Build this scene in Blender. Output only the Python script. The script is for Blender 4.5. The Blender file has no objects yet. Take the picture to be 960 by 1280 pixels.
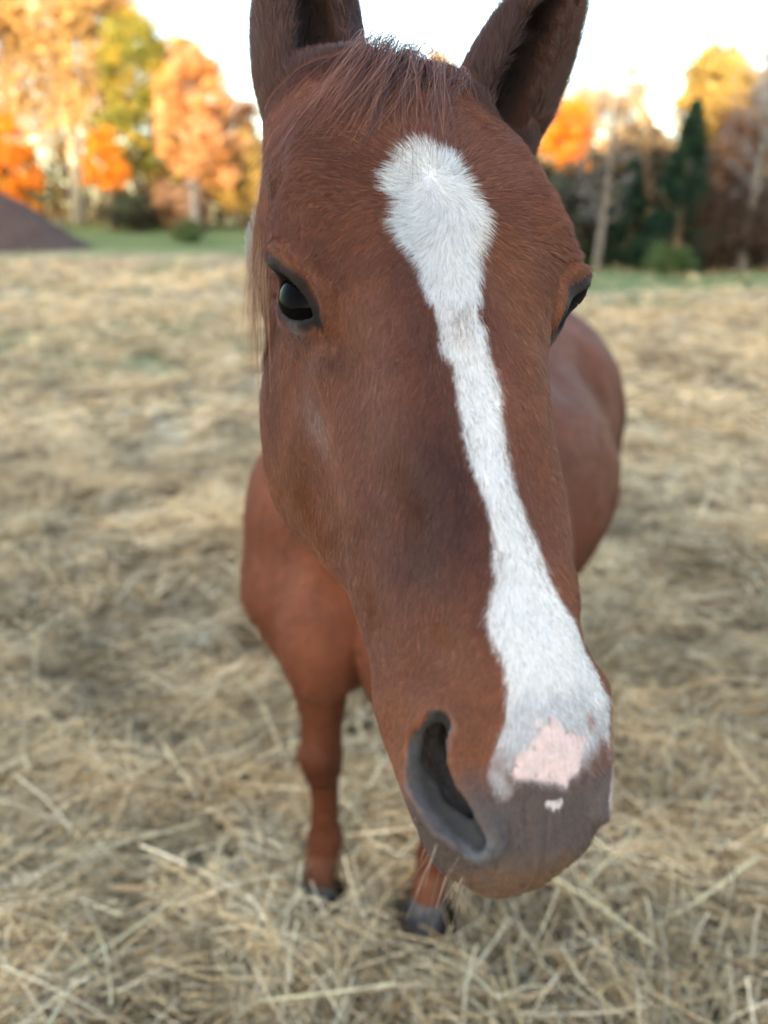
import bpy, math, time
import numpy as np

T0 = time.time()
scene = bpy.context.scene
C = scene.collection
RAD = math.radians

# ------------------------------------------------------------------ camera
CAM_H = 1.42
PITCH = RAD(20.5)
cam_data = bpy.data.cameras.new('camera')
cam = bpy.data.objects.new('camera', cam_data)
C.objects.link(cam)
cam.location = (0, 0, CAM_H)
cam.rotation_euler = (math.pi / 2 - PITCH, 0, 0)
cam_data.sensor_fit = 'HORIZONTAL'
cam_data.sensor_width = 24.0
cam_data.lens = 24.0
cam_data.clip_start = 0.02
cam_data.clip_end = 2000
cam_data.dof.use_dof = True
cam_data.dof.focus_distance = 0.54
cam_data.dof.aperture_fstop = 2.9
scene.camera = cam

# ------------------------------------------------------------------ light
SUN_EL, SUN_AZ = RAD(8.5), RAD(198)       # azimuth clockwise from +Y: low sun behind the camera, a bit to the left
world = bpy.data.worlds.new('World')
scene.world = world
world.use_nodes = True
wn = world.node_tree
bg = wn.nodes['Background']
sky = wn.nodes.new('ShaderNodeTexSky')
sky.sky_type = 'NISHITA'
sky.sun_disc = False
sky.sun_elevation = SUN_EL
sky.sun_rotation = SUN_AZ
sky.air_density = 1.0
sky.dust_density = 2.5
sky.ozone_density = 1.0
wn.links.new(sky.outputs[0], bg.inputs[0])
bg.inputs[1].default_value = 0.15
sun_data = bpy.data.lights.new('sun', 'SUN')
sun_data.energy = 2.0
sun_data.angle = RAD(0.6)
sun_data.color = (1.0, 0.80, 0.56)
sun = bpy.data.objects.new('sun', sun_data)
C.objects.link(sun)
from mathutils import Vector, Matrix
sd = Vector((math.sin(SUN_AZ) * math.cos(SUN_EL), math.cos(SUN_AZ) * math.cos(SUN_EL), math.sin(SUN_EL)))
sun.rotation_euler = sd.to_track_quat('Z', 'Y').to_euler()
sun.location = (-20, -60, 30)

scene.view_settings.view_transform = 'Standard'
scene.view_settings.look = 'None'
scene.view_settings.exposure = 3.0
scene.view_settings.gamma = 1.0
scene.cycles.max_bounces = 8
scene.cycles.use_denoising = True
scene.cycles_curves.shape = 'THICK'
scene.cycles_curves.subdivisions = 2

rng = np.random.default_rng(7)


# ------------------------------------------------------------------ generic helpers
def empty(name, loc, label, cat, group=None, rz=0.0, scale=None):
    o = bpy.data.objects.new(name, None)
    C.objects.link(o)
    o.location = loc
    o.rotation_euler = (0, 0, rz)
    if scale is not None:
        o.scale = scale
    o.empty_display_size = 0.1
    o['label'] = label
    o['category'] = cat
    if group:
        o['group'] = group
    return o


def link_mesh(name, me, mat=None, parent=None, kind=None):
    o = bpy.data.objects.new(name, me)
    C.objects.link(o)
    if mat is not None:
        me.materials.append(mat)
    if parent is not None:
        o.parent = parent
    if kind:
        o['kind'] = kind
    return o


def mesh_np(name, V, loops, sizes, smooth=True):
    """mesh from flat arrays (faces of any size)"""
    V = np.asarray(V, np.float32)
    loops = np.asarray(loops, np.int32)
    sizes = np.asarray(sizes, np.int32)
    me = bpy.data.meshes.new(name)
    me.vertices.add(len(V))
    me.vertices.foreach_set('co', V.ravel())
    me.loops.add(len(loops))
    me.loops.foreach_set('vertex_index', loops)
    me.polygons.add(len(sizes))
    st = np.zeros(len(sizes), np.int32)
    st[1:] = np.cumsum(sizes)[:-1]
    me.polygons.foreach_set('loop_start', st)
    me.polygons.foreach_set('use_smooth', np.full(len(sizes), smooth))
    me.update(calc_edges=True)
    me.validate()
    return me


def col_attr(me, name, cols, domain='POINT'):
    a = me.attributes.new(name, 'FLOAT_COLOR', domain)
    c4 = np.ones((len(cols), 4), np.float32)
    c4[:, :3] = cols
    a.data.foreach_set('color', c4.ravel())


def make_curves(name, P, R, cols=None, mat=None, parent=None, kind=None):
    """P (n,k,3) strands, R (n,k) radii, cols (n,3)"""
    n, k, _ = P.shape
    cu = bpy.data.hair_curves.new(name)
    cu.add_curves([k] * n)
    cu.attributes['position'].data.foreach_set('vector', P.astype(np.float32).ravel())
    ra = cu.attributes.get('radius') or cu.attributes.new('radius', 'FLOAT', 'POINT')
    ra.data.foreach_set('value', R.astype(np.float32).ravel())
    if cols is not None:
        ca = cu.attributes.new('tint', 'FLOAT_COLOR', 'CURVE')
        c4 = np.ones((n, 4), np.float32)
        c4[:, :3] = cols
        ca.data.foreach_set('color', c4.ravel())
    o = bpy.data.objects.new(name, cu)
    C.objects.link(o)
    if mat:
        cu.materials.append(mat)
    if parent is not None:
        o.parent = parent
    if kind:
        o['kind'] = kind
    return o


_perm = np.random.default_rng(3).permutation(512)
_gr = np.random.default_rng(4).uniform(-1, 1, 512)


def vnoise(p):
    """smooth value noise in 3-D, about -1..1"""
    p = np.asarray(p, float)
    i = np.floor(p).astype(int)
    f = p - i
    f = f * f * (3 - 2 * f)
    out = 0
    for dx in (0, 1):
        wx = f[:, 0] if dx else 1 - f[:, 0]
        for dy in (0, 1):
            wy = f[:, 1] if dy else 1 - f[:, 1]
            for dz in (0, 1):
                wz = f[:, 2] if dz else 1 - f[:, 2]
                h = _perm[(_perm[(_perm[(i[:, 0] + dx) % 512] + i[:, 1] + dy) % 512] + i[:, 2] + dz) % 512]
                out = out + wx * wy * wz * _gr[h]
    return out


def fbm(p, o=3):
    return sum(vnoise(p * 2 ** k + 17.3 * k) * .5 ** k for k in range(o))


def sstep(a, b, x):
    t = np.clip((x - a) / (b - a), 0, 1)
    return t * t * (3 - 2 * t)


# ------------------------------------------------------------------ head frame (s down the face, l to the horse's left, b out of the face)
def _cam2world(v):
    cp, sp = math.cos(PITCH), math.sin(PITCH)
    M = np.array([[1, 0, 0], [0, sp, cp], [0, cp, -sp]])     # columns: right, up, forward
    return np.asarray(v) @ M.T if np.ndim(v) == 2 else M @ np.asarray(v)


_HR = np.array([[0.1417, 0.9148, 0.3783], [-0.9551, 0.0258, 0.2953], [-0.2604, 0.4031, -0.8773]])
HEAD_R = np.stack([_cam2world(_HR[:, k]) for k in range(3)], 1)       # world <- head
HEAD_O = _cam2world(np.array([0.0151, 0.3377, 0.5601])) + np.array([0, 0, CAM_H])


def to_head(p):
    return (p - HEAD_O) @ HEAD_R


def from_head(q):
    return np.asarray(q) @ HEAD_R.T + HEAD_O


# cross-sections of the head: s -> half outline (l, b) from the front midline round to the jaw
RINGS = [
    (-0.030, [(0, -.085), (.01, -.087), (.014, -.095), (.012, -.105), (0, -.11)]),
    (-0.018, [(0, -.042), (.034, -.046), (.052, -.07), (.052, -.10), (.037, -.135), (0, -.15)]),
    (0.0, [(0, -.010), (.044, -.011), (.068, -.028), (.073, -.07), (.066, -.11), (.05, -.15), (0, -.17)]),
    (0.05, [(0, .011), (.050, .008), (.080, -.008), (.092, -.050), (.080, -.11), (.06, -.16), (0, -.185)]),
    (0.10, [(0, .02), (.056, .017), (.095, .006), (.104, -.026), (.084, -.09), (.068, -.16), (.04, -.195), (0, -.20)]),
    (0.15, [(0, .023), (.060, .020), (.102, .010), (.113, -.014), (.096, -.06), (.078, -.13), (.06, -.195), (.035, -.215), (0, -.22)]),
    (0.20, [(0, .024), (.054, .019), (.084, .004), (.097, -.023), (.090, -.06), (.078, -.13), (.066, -.20), (.04, -.23), (0, -.232)]),
    (0.25, [(0, .024), (.043, .018), (.068, .000), (.080, -.03), (.082, -.07), (.077, -.13), (.066, -.20), (.042, -.23), (0, -.235)]),
    (0.30, [(0, .023), (.037, .017), (.058, .000), (.071, -.03), (.075, -.065), (.072, -.12), (.065, -.191), (.043, -.224), (0, -.224)]),
    (0.34, [(0, .022), (.035, .017), (.056, .003), (.070, -.03), (.075, -.06), (.070, -.10), (.059, -.156), (.035, -.183), (0, -.183)]),
    (0.375, [(0, .021), (.034, .016), (.054, .003), (.067, -.03), (.071, -.057), (.063, -.09), (.047, -.125), (.028, -.14), (0, -.14)]),
    (0.42, [(0, .020), (.035, .015), (.055, .003), (.067, -.03), (.068, -.055), (.058, -.08), (.042, -.105), (.026, -.115), (0, -.115)]),
    (0.46, [(0, .018), (.036, .012), (.057, -.001), (.071, -.03), (.070, -.055), (.057, -.078), (.039, -.096), (.024, -.105), (0, -.105)]),
    (0.49, [(0, .014), (.037, .007), (.057, -.008), (.068, -.033), (.064, -.056), (.050, -.076), (.036, -.092), (.022, -.100), (0, -.10)]),
    (0.525, [(0, .002), (.036, -.004), (.054, -.018), (.060, -.040), (.053, -.060), (.042, -.076), (.031, -.088), (.02, -.094), (0, -.095)]),
    (0.552, [(0, -.014), (.031, -.018), (.044, -.031), (.047, -.046), (.042, -.060), (.033, -.074), (.024, -.082), (0, -.085)]),
    (0.573, [(0, -.040), (.014, -.042), (.018, -.049), (.018, -.055), (.014, -.062), (0, -.065)]),
]
_NTH, _NS = 49, 120
_S0, _S1 = RINGS[0][0], RINGS[-1][0]


def _pchip(x, y, xq):
    x = np.asarray(x, float); y = np.asarray(y, float)
    h = np.diff(x); d = np.diff(y, axis=0) / h.reshape(-1, *([1] * (y.ndim - 1)))
    m = np.zeros_like(y)
    m[0], m[-1] = d[0], d[-1]
    m[1:-1] = (d[:-1] + d[1:]) / 2
    i = np.clip(np.searchsorted(x, xq) - 1, 0, len(x) - 2)
    sh = (-1,) + (1,) * (y.ndim - 1)
    t = ((xq - x[i]) / h[i]).reshape(sh); hh = h[i].reshape(sh)
    return ((1 + 2 * t) * (1 - t) ** 2 * y[i] + t * (1 - t) ** 2 * hh * m[i]
            + t * t * (3 - 2 * t) * y[i + 1] + t * t * (t - 1) * hh * m[i + 1])


def _build_table():
    th = np.linspace(0, math.pi, _NTH)
    ss, bc, rr = [], [], []
    for s, pts in RINGS:
        pts = np.array(pts)
        c = (pts[:, 1].max() + pts[:, 1].min()) / 2 + (0.15 * (pts[:, 1].max() - pts[:, 1].min()))
        a = np.arctan2(pts[:, 0], pts[:, 1] - c)
        # dense smooth outline, then resample by angle
        tt = np.r_[0, np.cumsum(np.hypot(*np.diff(pts, axis=0).T))]
        mir = np.array([[-1, 1]])
        P = np.vstack([pts[1:3][::-1] * mir, pts, pts[-3:-1][::-1] * mir])
        tl = np.r_[-tt[1:3][::-1], tt, 2 * tt[-1] - tt[-3:-1][::-1]]
        q = _pchip(tl, P, np.linspace(0, tt[-1], 400))
        a = np.arctan2(np.maximum(q[:, 0], 0), q[:, 1] - c)
        r = np.hypot(q[:, 0], q[:, 1] - c)
        o = np.argsort(a)
        ss.append(s); bc.append(c); rr.append(np.interp(th, a[o], r[o]))
    sq = np.linspace(_S0, _S1, _NS)
    return _pchip(ss, np.array(bc), sq), np.maximum(_pchip(ss, np.array(rr), sq), .004)


TBC, TRR = _build_table()


def head_tube(q):
    s, l, b = q[:, 0], q[:, 1], q[:, 2]
    sc = np.clip(s, _S0, _S1)
    x = (sc - _S0) / (_S1 - _S0) * (_NS - 1)
    i = np.clip(x.astype(int), 0, _NS - 2); fx = x - i
    bc = TBC[i] * (1 - fx) + TBC[i + 1] * fx
    r = np.hypot(l, b - bc)
    th = np.arctan2(np.abs(l), b - bc) / math.pi * (_NTH - 1)
    j = np.clip(th.astype(int), 0, _NTH - 2); ft = th - j
    R = ((TRR[i, j] * (1 - ft) + TRR[i, j + 1] * ft) * (1 - fx) + (TRR[i + 1, j] * (1 - ft) + TRR[i + 1, j + 1] * ft) * fx)
    d = r - R
    ex = np.maximum(np.maximum(_S0 - s, s - _S1), 0)
    return np.where(ex > 0, np.sqrt(np.maximum(d, 0) ** 2 + ex ** 2), d)


def smin(a, b, k):
    h = np.clip(.5 + .5 * (b - a) / k, 0, 1)
    return b + (a - b) * h - k * h * (1 - h)


def smax(a, b, k):
    return -smin(-a, -b, k)


def ell(p, c, r, ax=None):
    v = p - np.asarray(c)
    if ax is not None:
        v = v @ ax
    r = np.asarray(r)
    k0 = np.linalg.norm(v / r, axis=1)
    k1 = np.linalg.norm(v / (r * r), axis=1) + 1e-9
    return k0 * (k0 - 1) / k1


def cap(p, a, b, ra, rb):
    a = np.asarray(a, float); b = np.asarray(b, float)
    ab = b - a
    t = np.clip(((p - a) @ ab) / (ab @ ab), 0, 1)
    return np.linalg.norm(p - a - t[:, None] * ab, axis=1) - (ra + (rb - ra) * t)


def frame(x, w):
    """orthonormal columns (x, y, w) with w kept and x made perpendicular"""
    w = np.asarray(w, float); w /= np.linalg.norm(w)
    x = np.asarray(x, float); x = x - w * (x @ w); x /= np.linalg.norm(x)
    return np.stack([x, np.cross(w, x), w], 1)


# eyes: centre of the ball, long axis of the lids, outward direction (mirrored for the other side)
EYE_R = 0.0238
EYE_C = np.array([.1975, .0795, -.0382])
EYE_F = frame([.86, -.30, .44], [.08, .84, .54])      # for the horse's left (l>0): x towards the inner corner
EYE_CL = np.array([.1945, .0790, -.0285])             # the left eye is turned a little further forward
EYE_FL = frame([.86, -.42, .22], [.20, .68, .70])


def eye_local(q):
    """points in the frame of the nearer eye (right eye mirrored)"""
    qa = q.copy(); qa[:, 1] = np.abs(q[:, 1])
    return np.where((q[:, 1] > 0)[:, None], (qa - EYE_CL) @ EYE_FL, (qa - EYE_C) @ EYE_F)


LIDUP = 1 if EYE_F[0, 1] < 0 else -1             # which sign of the lid frame's y is the upper lid

# ears: base, direction up, direction of the opening
EARS = [dict(sg=-1, base=(.050, -.054, -.050), up=(-.985, .02, .06), face=(.08, -.12, 1.0), L=.215, w=.0430),
        dict(sg=1, base=(.058, .073, -.055), up=(-.826, .430, .337), face=(.25, -.05, 1.0), L=.215, w=.0405)]


def nostril_chain(sg):
    # centre line of the opening on the surface, from the top (towards the eyes) to the bottom of the comma
    return [((.4715, sg * .0530, -.003), .0068), ((.484, sg * .0552, -.014), .0104), ((.500, sg * .0548, -.018), .0126),
            ((.5175, sg * .0498, -.013), .0112), ((.5335, sg * .0412, -.007), .0066)]


def head_f(q):
    """implicit head in head coordinates, negative inside"""
    d = head_tube(q)
    qa = q.copy(); qa[:, 1] = np.abs(q[:, 1])
    # brow ridge and zygomatic arch
    d = smin(d, cap(qa, (.150, .088, -.022), (.182, .100, -.012), .016, .013), .018)
    d = smin(d, cap(qa, (.182, .100, -.014), (.205, .084, .000), .012, .006), .016)
    d = smin(d, np.where(q[:, 1] > 0, cap(q, (.160, .104, -.008), (.180, .1065, -.003), .0125, .0115), 1.0), .012)
    # hollow above the eye
    d = smax(d, -ell(qa, (.118, .104, -.022), (.030, .010, .020)), .02)
    # facial crest running down from below the eye, and the cheek muscle behind it
    d = smin(d, cap(qa, (.245, .0745, -.032), (.340, .055, -.034), .0135, .0085), .014)
    d = smin(d, ell(qa, (.235, .058, -.14), (.085, .030, .085)), .02)
    d = smax(d, -ell(qa, (.225, .030, .040), (.060, .020, .0185)), .02)
    d = smax(d, -cap(qa, (.330, .068, -.002), (.430, .058, -.002), .011, .012), .022)
    d = smax(d, -ell(qa, (.330, .094, -.085), (.050, .022, .030)), .025)
    # nasal bone edges
    d = smin(d, cap(qa, (.26, .040, .006), (.43, .024, .004), .010, .008), .014)
    # hollow between crest and nose, in front of the eye
    d = smax(d, -ell(qa, (.285, .082, -.008), (.050, .014, .016)), .018)
    # eyes
    e = eye_local(q)
    bulge = ell(e, (0, 0, .0), (.0325, .0290, .0264))
    d = smin(d, bulge, .010)
    # lid folds
    ee = np.hypot(e[:, 0] / 1.25, e[:, 1])
    fold = np.where(e[:, 2] > 0, 1, 0) * np.exp(-((ee - .0235) / .0022) ** 2) * sstep(-.004, .006, LIDUP * e[:, 1])
    d = d - .0022 * fold + .0020 * np.where(e[:, 2] > 0, 1, 0) * np.exp(-((ee - .0300) / .0022) ** 2) * sstep(.002, .010, LIDUP * e[:, 1])
    Lh, Hh = .0228, .0128
    Hu = Hh * .80
    Rl, Ru = (Lh * Lh + Hh * Hh) / (2 * Hh), (Lh * Lh + Hu * Hu) / (2 * Hu)
    ye = LIDUP * e[:, 1]
    lens = np.maximum(np.hypot(e[:, 0], ye - (Rl - Hh)) - Rl, np.hypot(e[:, 0], ye + (Ru - Hu)) - Ru)
    cut = np.maximum(lens, .008 - e[:, 2])
    d = smax(d, -cut, .0025)
    # nostril: raised rim, then the cavity
    rim = cut_n = None
    ch = nostril_chain(1)
    for (a, ra), (b_, rb) in zip(ch[:-1], ch[1:]):
        c1 = cap(qa, a, b_, ra + .0055, rb + .0055) + .007 * (q[:, 1] > 0)
        rim = c1 if rim is None else np.minimum(rim, c1)
        ins = np.array([-.020, -.022, -.012])
        for tt in (0, .5, 1.0):
            off = np.array([0, .004, .003]) * (1 - tt) + ins * tt
            c2 = cap(qa, np.array(a) + off, np.array(b_) + off, ra * (1 - .25 * tt), rb * (1 - .25 * tt))
            cut_n = c2 if cut_n is None else smin(cut_n, c2, .004)
    d = smin(d, rim, .016)
    d = smax(d, -(cut_n + np.where(q[:, 1] > 0, .006, 0)), .008)
    # bone, muscle and vein relief, wrinkles over the eye
    d = d - (.0022 * vnoise(q * np.array([24, 32, 28]) + 4.4) + .0008 * vnoise(q * 75 + 9.1)) * sstep(.47, .43, q[:, 0])
    wr = np.exp(-(((q[:, 0] - .158) / .022) ** 2 + ((np.abs(q[:, 1]) - .085) / .022) ** 2))
    d = d + .0009 * wr * np.sin((q[:, 0] * .8 + np.abs(q[:, 1]) * .55 + .004 * vnoise(q * 60)) * 900)
    # upper lip, philtrum, mouth line and chin
    d = smin(d, ell(q, (.540, 0, -.036), (.026, .044, .026)), .012)
    d = d + .0014 * np.exp(-(q[:, 1] / .0022) ** 2) * sstep(.515, .535, q[:, 0]) * (q[:, 2] > -.06)
    lipz = sstep(.522, .540, q[:, 0]) * (q[:, 2] > -.055)
    for l0, sl, wd, dp in ((.0085, .25, .0016, .0013), (-.027, -.2, .0022, .0010), (.021, .3, .0020, .0010)):
        d = d + dp * np.exp(-((q[:, 1] - l0 - (q[:, 0] - .545) * sl) / wd) ** 2) * lipz
    d = d + .0008 * vnoise(q * np.array([90, 260, 90])) * lipz
    d = d + .0014 * np.exp(-((q[:, 1] + .0135 - (q[:, 0] - .53) * .15) / .0018) ** 2) * sstep(.51, .525, q[:, 0]) * sstep(.56, .545, q[:, 0]) * (q[:, 2] > -.05)
    mouth = np.abs(q[:, 2] - (-.066 - .22 * (.56 - q[:, 0])))
    d = d + .0035 * np.exp(-(mouth / .003) ** 2) * sstep(.46, .49, q[:, 0])
    d = smin(d, ell(q, (.520, 0, -.090), (.03, .028, .018)), .012)
    # ears
    for E in EARS:
        up = np.array(E['up']); up = up / np.linalg.norm(up)
        F = frame(E['face'], up)          # columns: facing, side, up
        v = (q - np.array(E['base'])) @ F
        u = v[:, 2] / E['L']
        uc = np.clip(u, 0, 1)
        prof = _pchip([0, .12, .35, .6, .82, 1.0], np.array([.80, .88, 1.0, .92, .58, .06]), uc) * E['w']
        dep = prof * .86
        lean = .016 * np.sin(uc * math.pi) - .02 * uc * uc      # curve of the back of the ear
        vx = v[:, 0] + lean
        vy = v[:, 1] + E['sg'] * .012 * np.sin(uc * math.pi) * 0 - E['sg'] * .0
        ro = np.hypot(vx / dep, vy / prof)
        outer = (ro - 1) * np.minimum(prof, dep)
        ex = np.maximum(np.maximum(-u, u - 1), 0) * E['L']
        outer = np.where(ex > 0, np.sqrt(np.maximum(outer, 0) ** 2 + ex ** 2), outer)
        wall = np.clip(prof * .22, .0035, .008)
        pin = prof - wall; din = dep - wall
        ri = np.hypot((vx - .011) / (din * 1.05), vy / np.maximum(pin * (1 - .28 * sstep(0.0, .02, vx)), .001))
        inner = (ri - 1) * np.minimum(pin, din)
        inner = np.maximum(inner, (.20 - u) * E['L'])
        inner = np.where(u > .97, .05, inner)
        outer = smax(outer, -inner, .005)
        d = smin(d, outer, .014)
    return d


# ------------------------------------------------------------------ body (u to the horse's left, t backwards, z up)
BODY_YAW = RAD(24)
_cy, _sy = math.cos(BODY_YAW), math.sin(BODY_YAW)
BODY_O = np.array([-.015, 1.235, 0])


def to_body(p):
    v = p - BODY_O
    return np.stack([v[:, 0] * _cy - v[:, 1] * _sy, v[:, 0] * _sy + v[:, 1] * _cy, v[:, 2]], 1)


def from_body(q):
    q = np.atleast_2d(np.asarray(q, float))
    return np.stack([q[:, 0] * _cy + q[:, 1] * _sy, -q[:, 0] * _sy + q[:, 1] * _cy, q[:, 2]], 1) + BODY_O


LEG_U = .113
FORE = [((.140, .06, .66), .074), ((.130, .03, .56), .060), ((.125, .00, .415), .040), ((.125, -.004, .368), .0435), ((.125, -.002, .330), .039),
        ((.125, .004, .285), .029), ((.125, .002, .20), .0265), ((.125, .002, .135), .0375), ((.125, -.018, .090), .033), ((.125, -.032, .055), .038)]
LEFT_FORE, RIGHT_FORE = (.040, .115), (-.030, .060)      # how far each foreleg stands in / back
HIND = [((.10, 1.26, .84), .15), ((.115, 1.17, .66), .10), ((.10, 1.36, .52), .062), ((.085, 1.43, .44), .05), ((.085, 1.42, .38), .046),
        ((.085, 1.40, .22), .036), ((.085, 1.385, .135), .043), ((.085, 1.36, .085), .036), ((.085, 1.345, .05), .042)]


def body_f(p):
    q = to_body(p)
    qa = q.copy(); qa[:, 0] = np.abs(q[:, 0])
    d = ell(q, (0, .70, .80), (.312, .56, .325))
    d = smin(d, ell(q, (0, .14, .81), (.20, .22, .27)), .08)
    d = smin(d, ell(q, (0, .36, 1.12), (.10, .30, .15)), .10)
    d = smin(d, ell(qa, (.205, .13, .83), (.112, .17, .24)), .075)
    d = smin(d, cap(qa, (.185, .03, .76), (.145, .05, .62), .090, .076), .06)
    d = smin(d, ell(qa, (.080, -.050, .73), (.085, .085, .14)), .035)
    d = smin(d, ell(q, (0, 1.20, .90), (.24, .32, .28)), .04)
    d = smin(d, ell(qa, (.145, 1.16, .84), (.115, .24, .26)), .03)
    d = smin(d, ell(q, (0, 1.02, 1.06), (.14, .34, .13)), .08)
    d = d - .004 * vnoise(q * 9 + 2.2) - .003 * vnoise(q * 19 + 7)
    qf = qa.copy(); left = q[:, 0] > 0
    qf[:, 0] += np.where(left, LEFT_FORE[0], RIGHT_FORE[0]); qf[:, 1] -= np.where(left, LEFT_FORE[1], RIGHT_FORE[1])
    for ch, qq in ((FORE, qf), (HIND, qa)):
        leg = None
        for (a, ra), (b, rb) in zip(ch[:-1], ch[1:]):
            c = cap(qq, a, b, ra, rb)
            leg = c if leg is None else smin(leg, c, .012)
        if ch is FORE:
            leg = smin(leg, cap(qq, (.125, .034, .30), (.125, .030, .15), .017, .018), .008)
            leg = smin(leg, ell(qq, (.125, .034, .350), (.022, .022, .035)), .015)
            leg = smin(leg, ell(qq, (.125, .036, .130), (.022, .018, .022)), .012)
            leg = smin(leg, ell(qq, (.125, -.038, .378), (.034, .018, .030)), .02)
            leg = smin(leg, ell(qq, (.148, .000, .57), (.036, .045, .09)), .03)
        d = smin(d, leg, .035)
    return d


_n0 = from_head([(.085, 0, -.115)])[0]
_n1 = from_head([(.10, 0, -.155)])[0]
_nw = from_body([(0, .36, 1.14)])[0]
_nc = from_body([(0, .04, .93)])[0]
_nm = from_body([(0, .20, 1.06)])[0]


def neck_f(p):
    mid_u = _n0 * .45 + _nw * .55 + np.array([0, 0, .01])
    mid_l = _n1 * .45 + _nc * .55 + np.array([0, .03, .05])
    d = cap(p, _n0, mid_u, .072, .085)
    d = smin(d, cap(p, mid_u, _nw, .085, .10), .04)
    lo = smin(cap(p, _n1, mid_l, .062, .095), cap(p, mid_l, _nc, .095, .16), .04)
    d = smin(d, lo, .08)
    d = smin(d, cap(p, mid_u * .5 + mid_l * .5, _nm, .085, .15), .06)
    return d


def horse_f(p, near=None):
    p = np.asarray(p, float)
    d = np.full(len(p), 1.0)
    q = to_head(p)
    hd = np.maximum(np.abs(q - np.array([.20, 0, -.08])) - np.array([.40, .21, .19]), 0)
    hm = np.linalg.norm(hd, axis=1) < .04
    d[hm] = head_f(q[hm])
    bn = smin(neck_f(p), body_f(p), .06)
    return smin(d, bn, .025)


# ------------------------------------------------------------------ sparse surface nets
def surface_mesh(f, lo, hi, h, coarse=4, band=1.1):
    lo = np.asarray(lo, float)
    n = np.ceil((np.asarray(hi) - lo) / (h * coarse)).astype(int)
    H = h * coarse
    # two-level search for blocks that hold surface
    big = 4
    nb = np.ceil(n / big).astype(int)
    I = np.stack(np.meshgrid(*[np.arange(k) for k in nb], indexing='ij'), -1).reshape(-1, 3)
    v = f(lo + (I + .5) * H * big)
    I = I[np.abs(v) < H * big * 1.25 + .03]
    o = np.stack(np.meshgrid(*[np.arange(big)] * 3, indexing='ij'), -1).reshape(-1, 3)
    I = (I[:, None] * big + o).reshape(-1, 3)
    v = f(lo + (I + .5) * H)
    I = I[np.abs(v) < H * band + .004]
    m = coarse + 1
    o = np.stack(np.meshgrid(*[np.arange(m)] * 3, indexing='ij'), -1).reshape(-1, 3)
    nodes = (I[:, None] * coarse + o)                       # (nb, m^3, 3)
    flat = nodes.reshape(-1, 3)
    vals = np.empty(len(flat))
    for a in range(0, len(flat), 400000):
        vals[a:a + 400000] = f(lo + flat[a:a + 400000] * h)
    V = vals.reshape(-1, m, m, m)
    K = (n * coarse + 3).astype(np.int64)

    def key(ijk):
        return (ijk[..., 0].astype(np.int64) * K[1] + ijk[..., 1]) * K[2] + ijk[..., 2]
    c = coarse
    corners = [(i, j, k) for i in (0, 1) for j in (0, 1) for k in (0, 1)]
    S = np.stack([V[:, i:i + c, j:j + c, k:k + c] for i, j, k in corners], -1)      # nb,c,c,c,8
    neg = S < 0
    act = neg.any(-1) & ~neg.all(-1)
    bi, ci, cj, ck = np.nonzero(act)
    sv = S[bi, ci, cj, ck]
    cell = I[bi] * coarse + np.stack([ci, cj, ck], 1)
    acc = np.zeros((len(cell), 3)); cnt = np.zeros(len(cell))
    co = np.array(corners, float)
    for a in range(8):
        for b in range(a + 1, 8):
            if abs(co[a] - co[b]).sum() == 1:
                x = (sv[:, a] < 0) != (sv[:, b] < 0)
                t = np.where(x, sv[:, a] / np.where(x, sv[:, a] - sv[:, b], 1), 0)
                acc += np.where(x[:, None], co[a] + t[:, None] * (co[b] - co[a]), 0)
                cnt += x
    P = lo + (cell + acc / cnt[:, None]) * h
    ks = key(cell)
    od = np.argsort(ks); ks = ks[od]; P = P[od]
    quads = []
    for ax in range(3):
        sl0 = [slice(0, c)] * 3
        sl1 = [slice(0, c)] * 3
        sl1[ax] = slice(1, c + 1)
        A = V[:, sl0[0], sl0[1], sl0[2]]; B = V[:, sl1[0], sl1[1], sl1[2]]
        bi, ci, cj, ck = np.nonzero((A < 0) != (B < 0))
        inside = A[bi, ci, cj, ck] < 0
        nd = I[bi] * coarse + np.stack([ci, cj, ck], 1)
        u, w = [(1, 2), (2, 0), (0, 1)][ax]
        q = []
        for du, dw in ((-1, -1), (0, -1), (0, 0), (-1, 0)):
            cc = nd.copy(); cc[:, u] += du; cc[:, w] += dw
            kk = key(cc)
            ix = np.clip(np.searchsorted(ks, kk), 0, len(ks) - 1)
            q.append(np.where(ks[ix] == kk, ix, -1))
        q = np.stack(q, 1)
        q[~inside] = q[~inside][:, ::-1]
        quads.append(q[(q >= 0).all(1)])
    return P, np.concatenate(quads)


def grad(f, p, e=.0006):
    g = np.empty_like(p)
    for k in range(3):
        d = np.zeros(3); d[k] = e
        g[:, k] = (f(p + d) - f(p - d)) / (2 * e)
    return g


def project(f, p, it=3, lim=.004, e=.0006):
    for _ in range(it):
        g = grad(f, p, e)
        v = f(p)
        st = g * (v / np.maximum((g * g).sum(1), .05))[:, None]
        ln = np.linalg.norm(st, axis=1, keepdims=True)
        p = p - st * np.minimum(1, lim / np.maximum(ln, 1e-9))
    return p


def relax(P, faces, w=.5):
    """tangential smoothing of a quad/ngon mesh (padded face array, -1 for none)"""
    acc = np.zeros_like(P); cnt = np.zeros(len(P))
    ok = faces >= 0
    sz = ok.sum(1)
    fc = np.where(ok[..., None], P[np.maximum(faces, 0)], 0).sum(1) / sz[:, None]
    for k in range(faces.shape[1]):
        m = ok[:, k]
        np.add.at(acc, faces[m, k], fc[m]); np.add.at(cnt, faces[m, k], 1)
    return P + w * (acc / np.maximum(cnt, 1)[:, None] - P) * (cnt > 0)[:, None]


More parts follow.
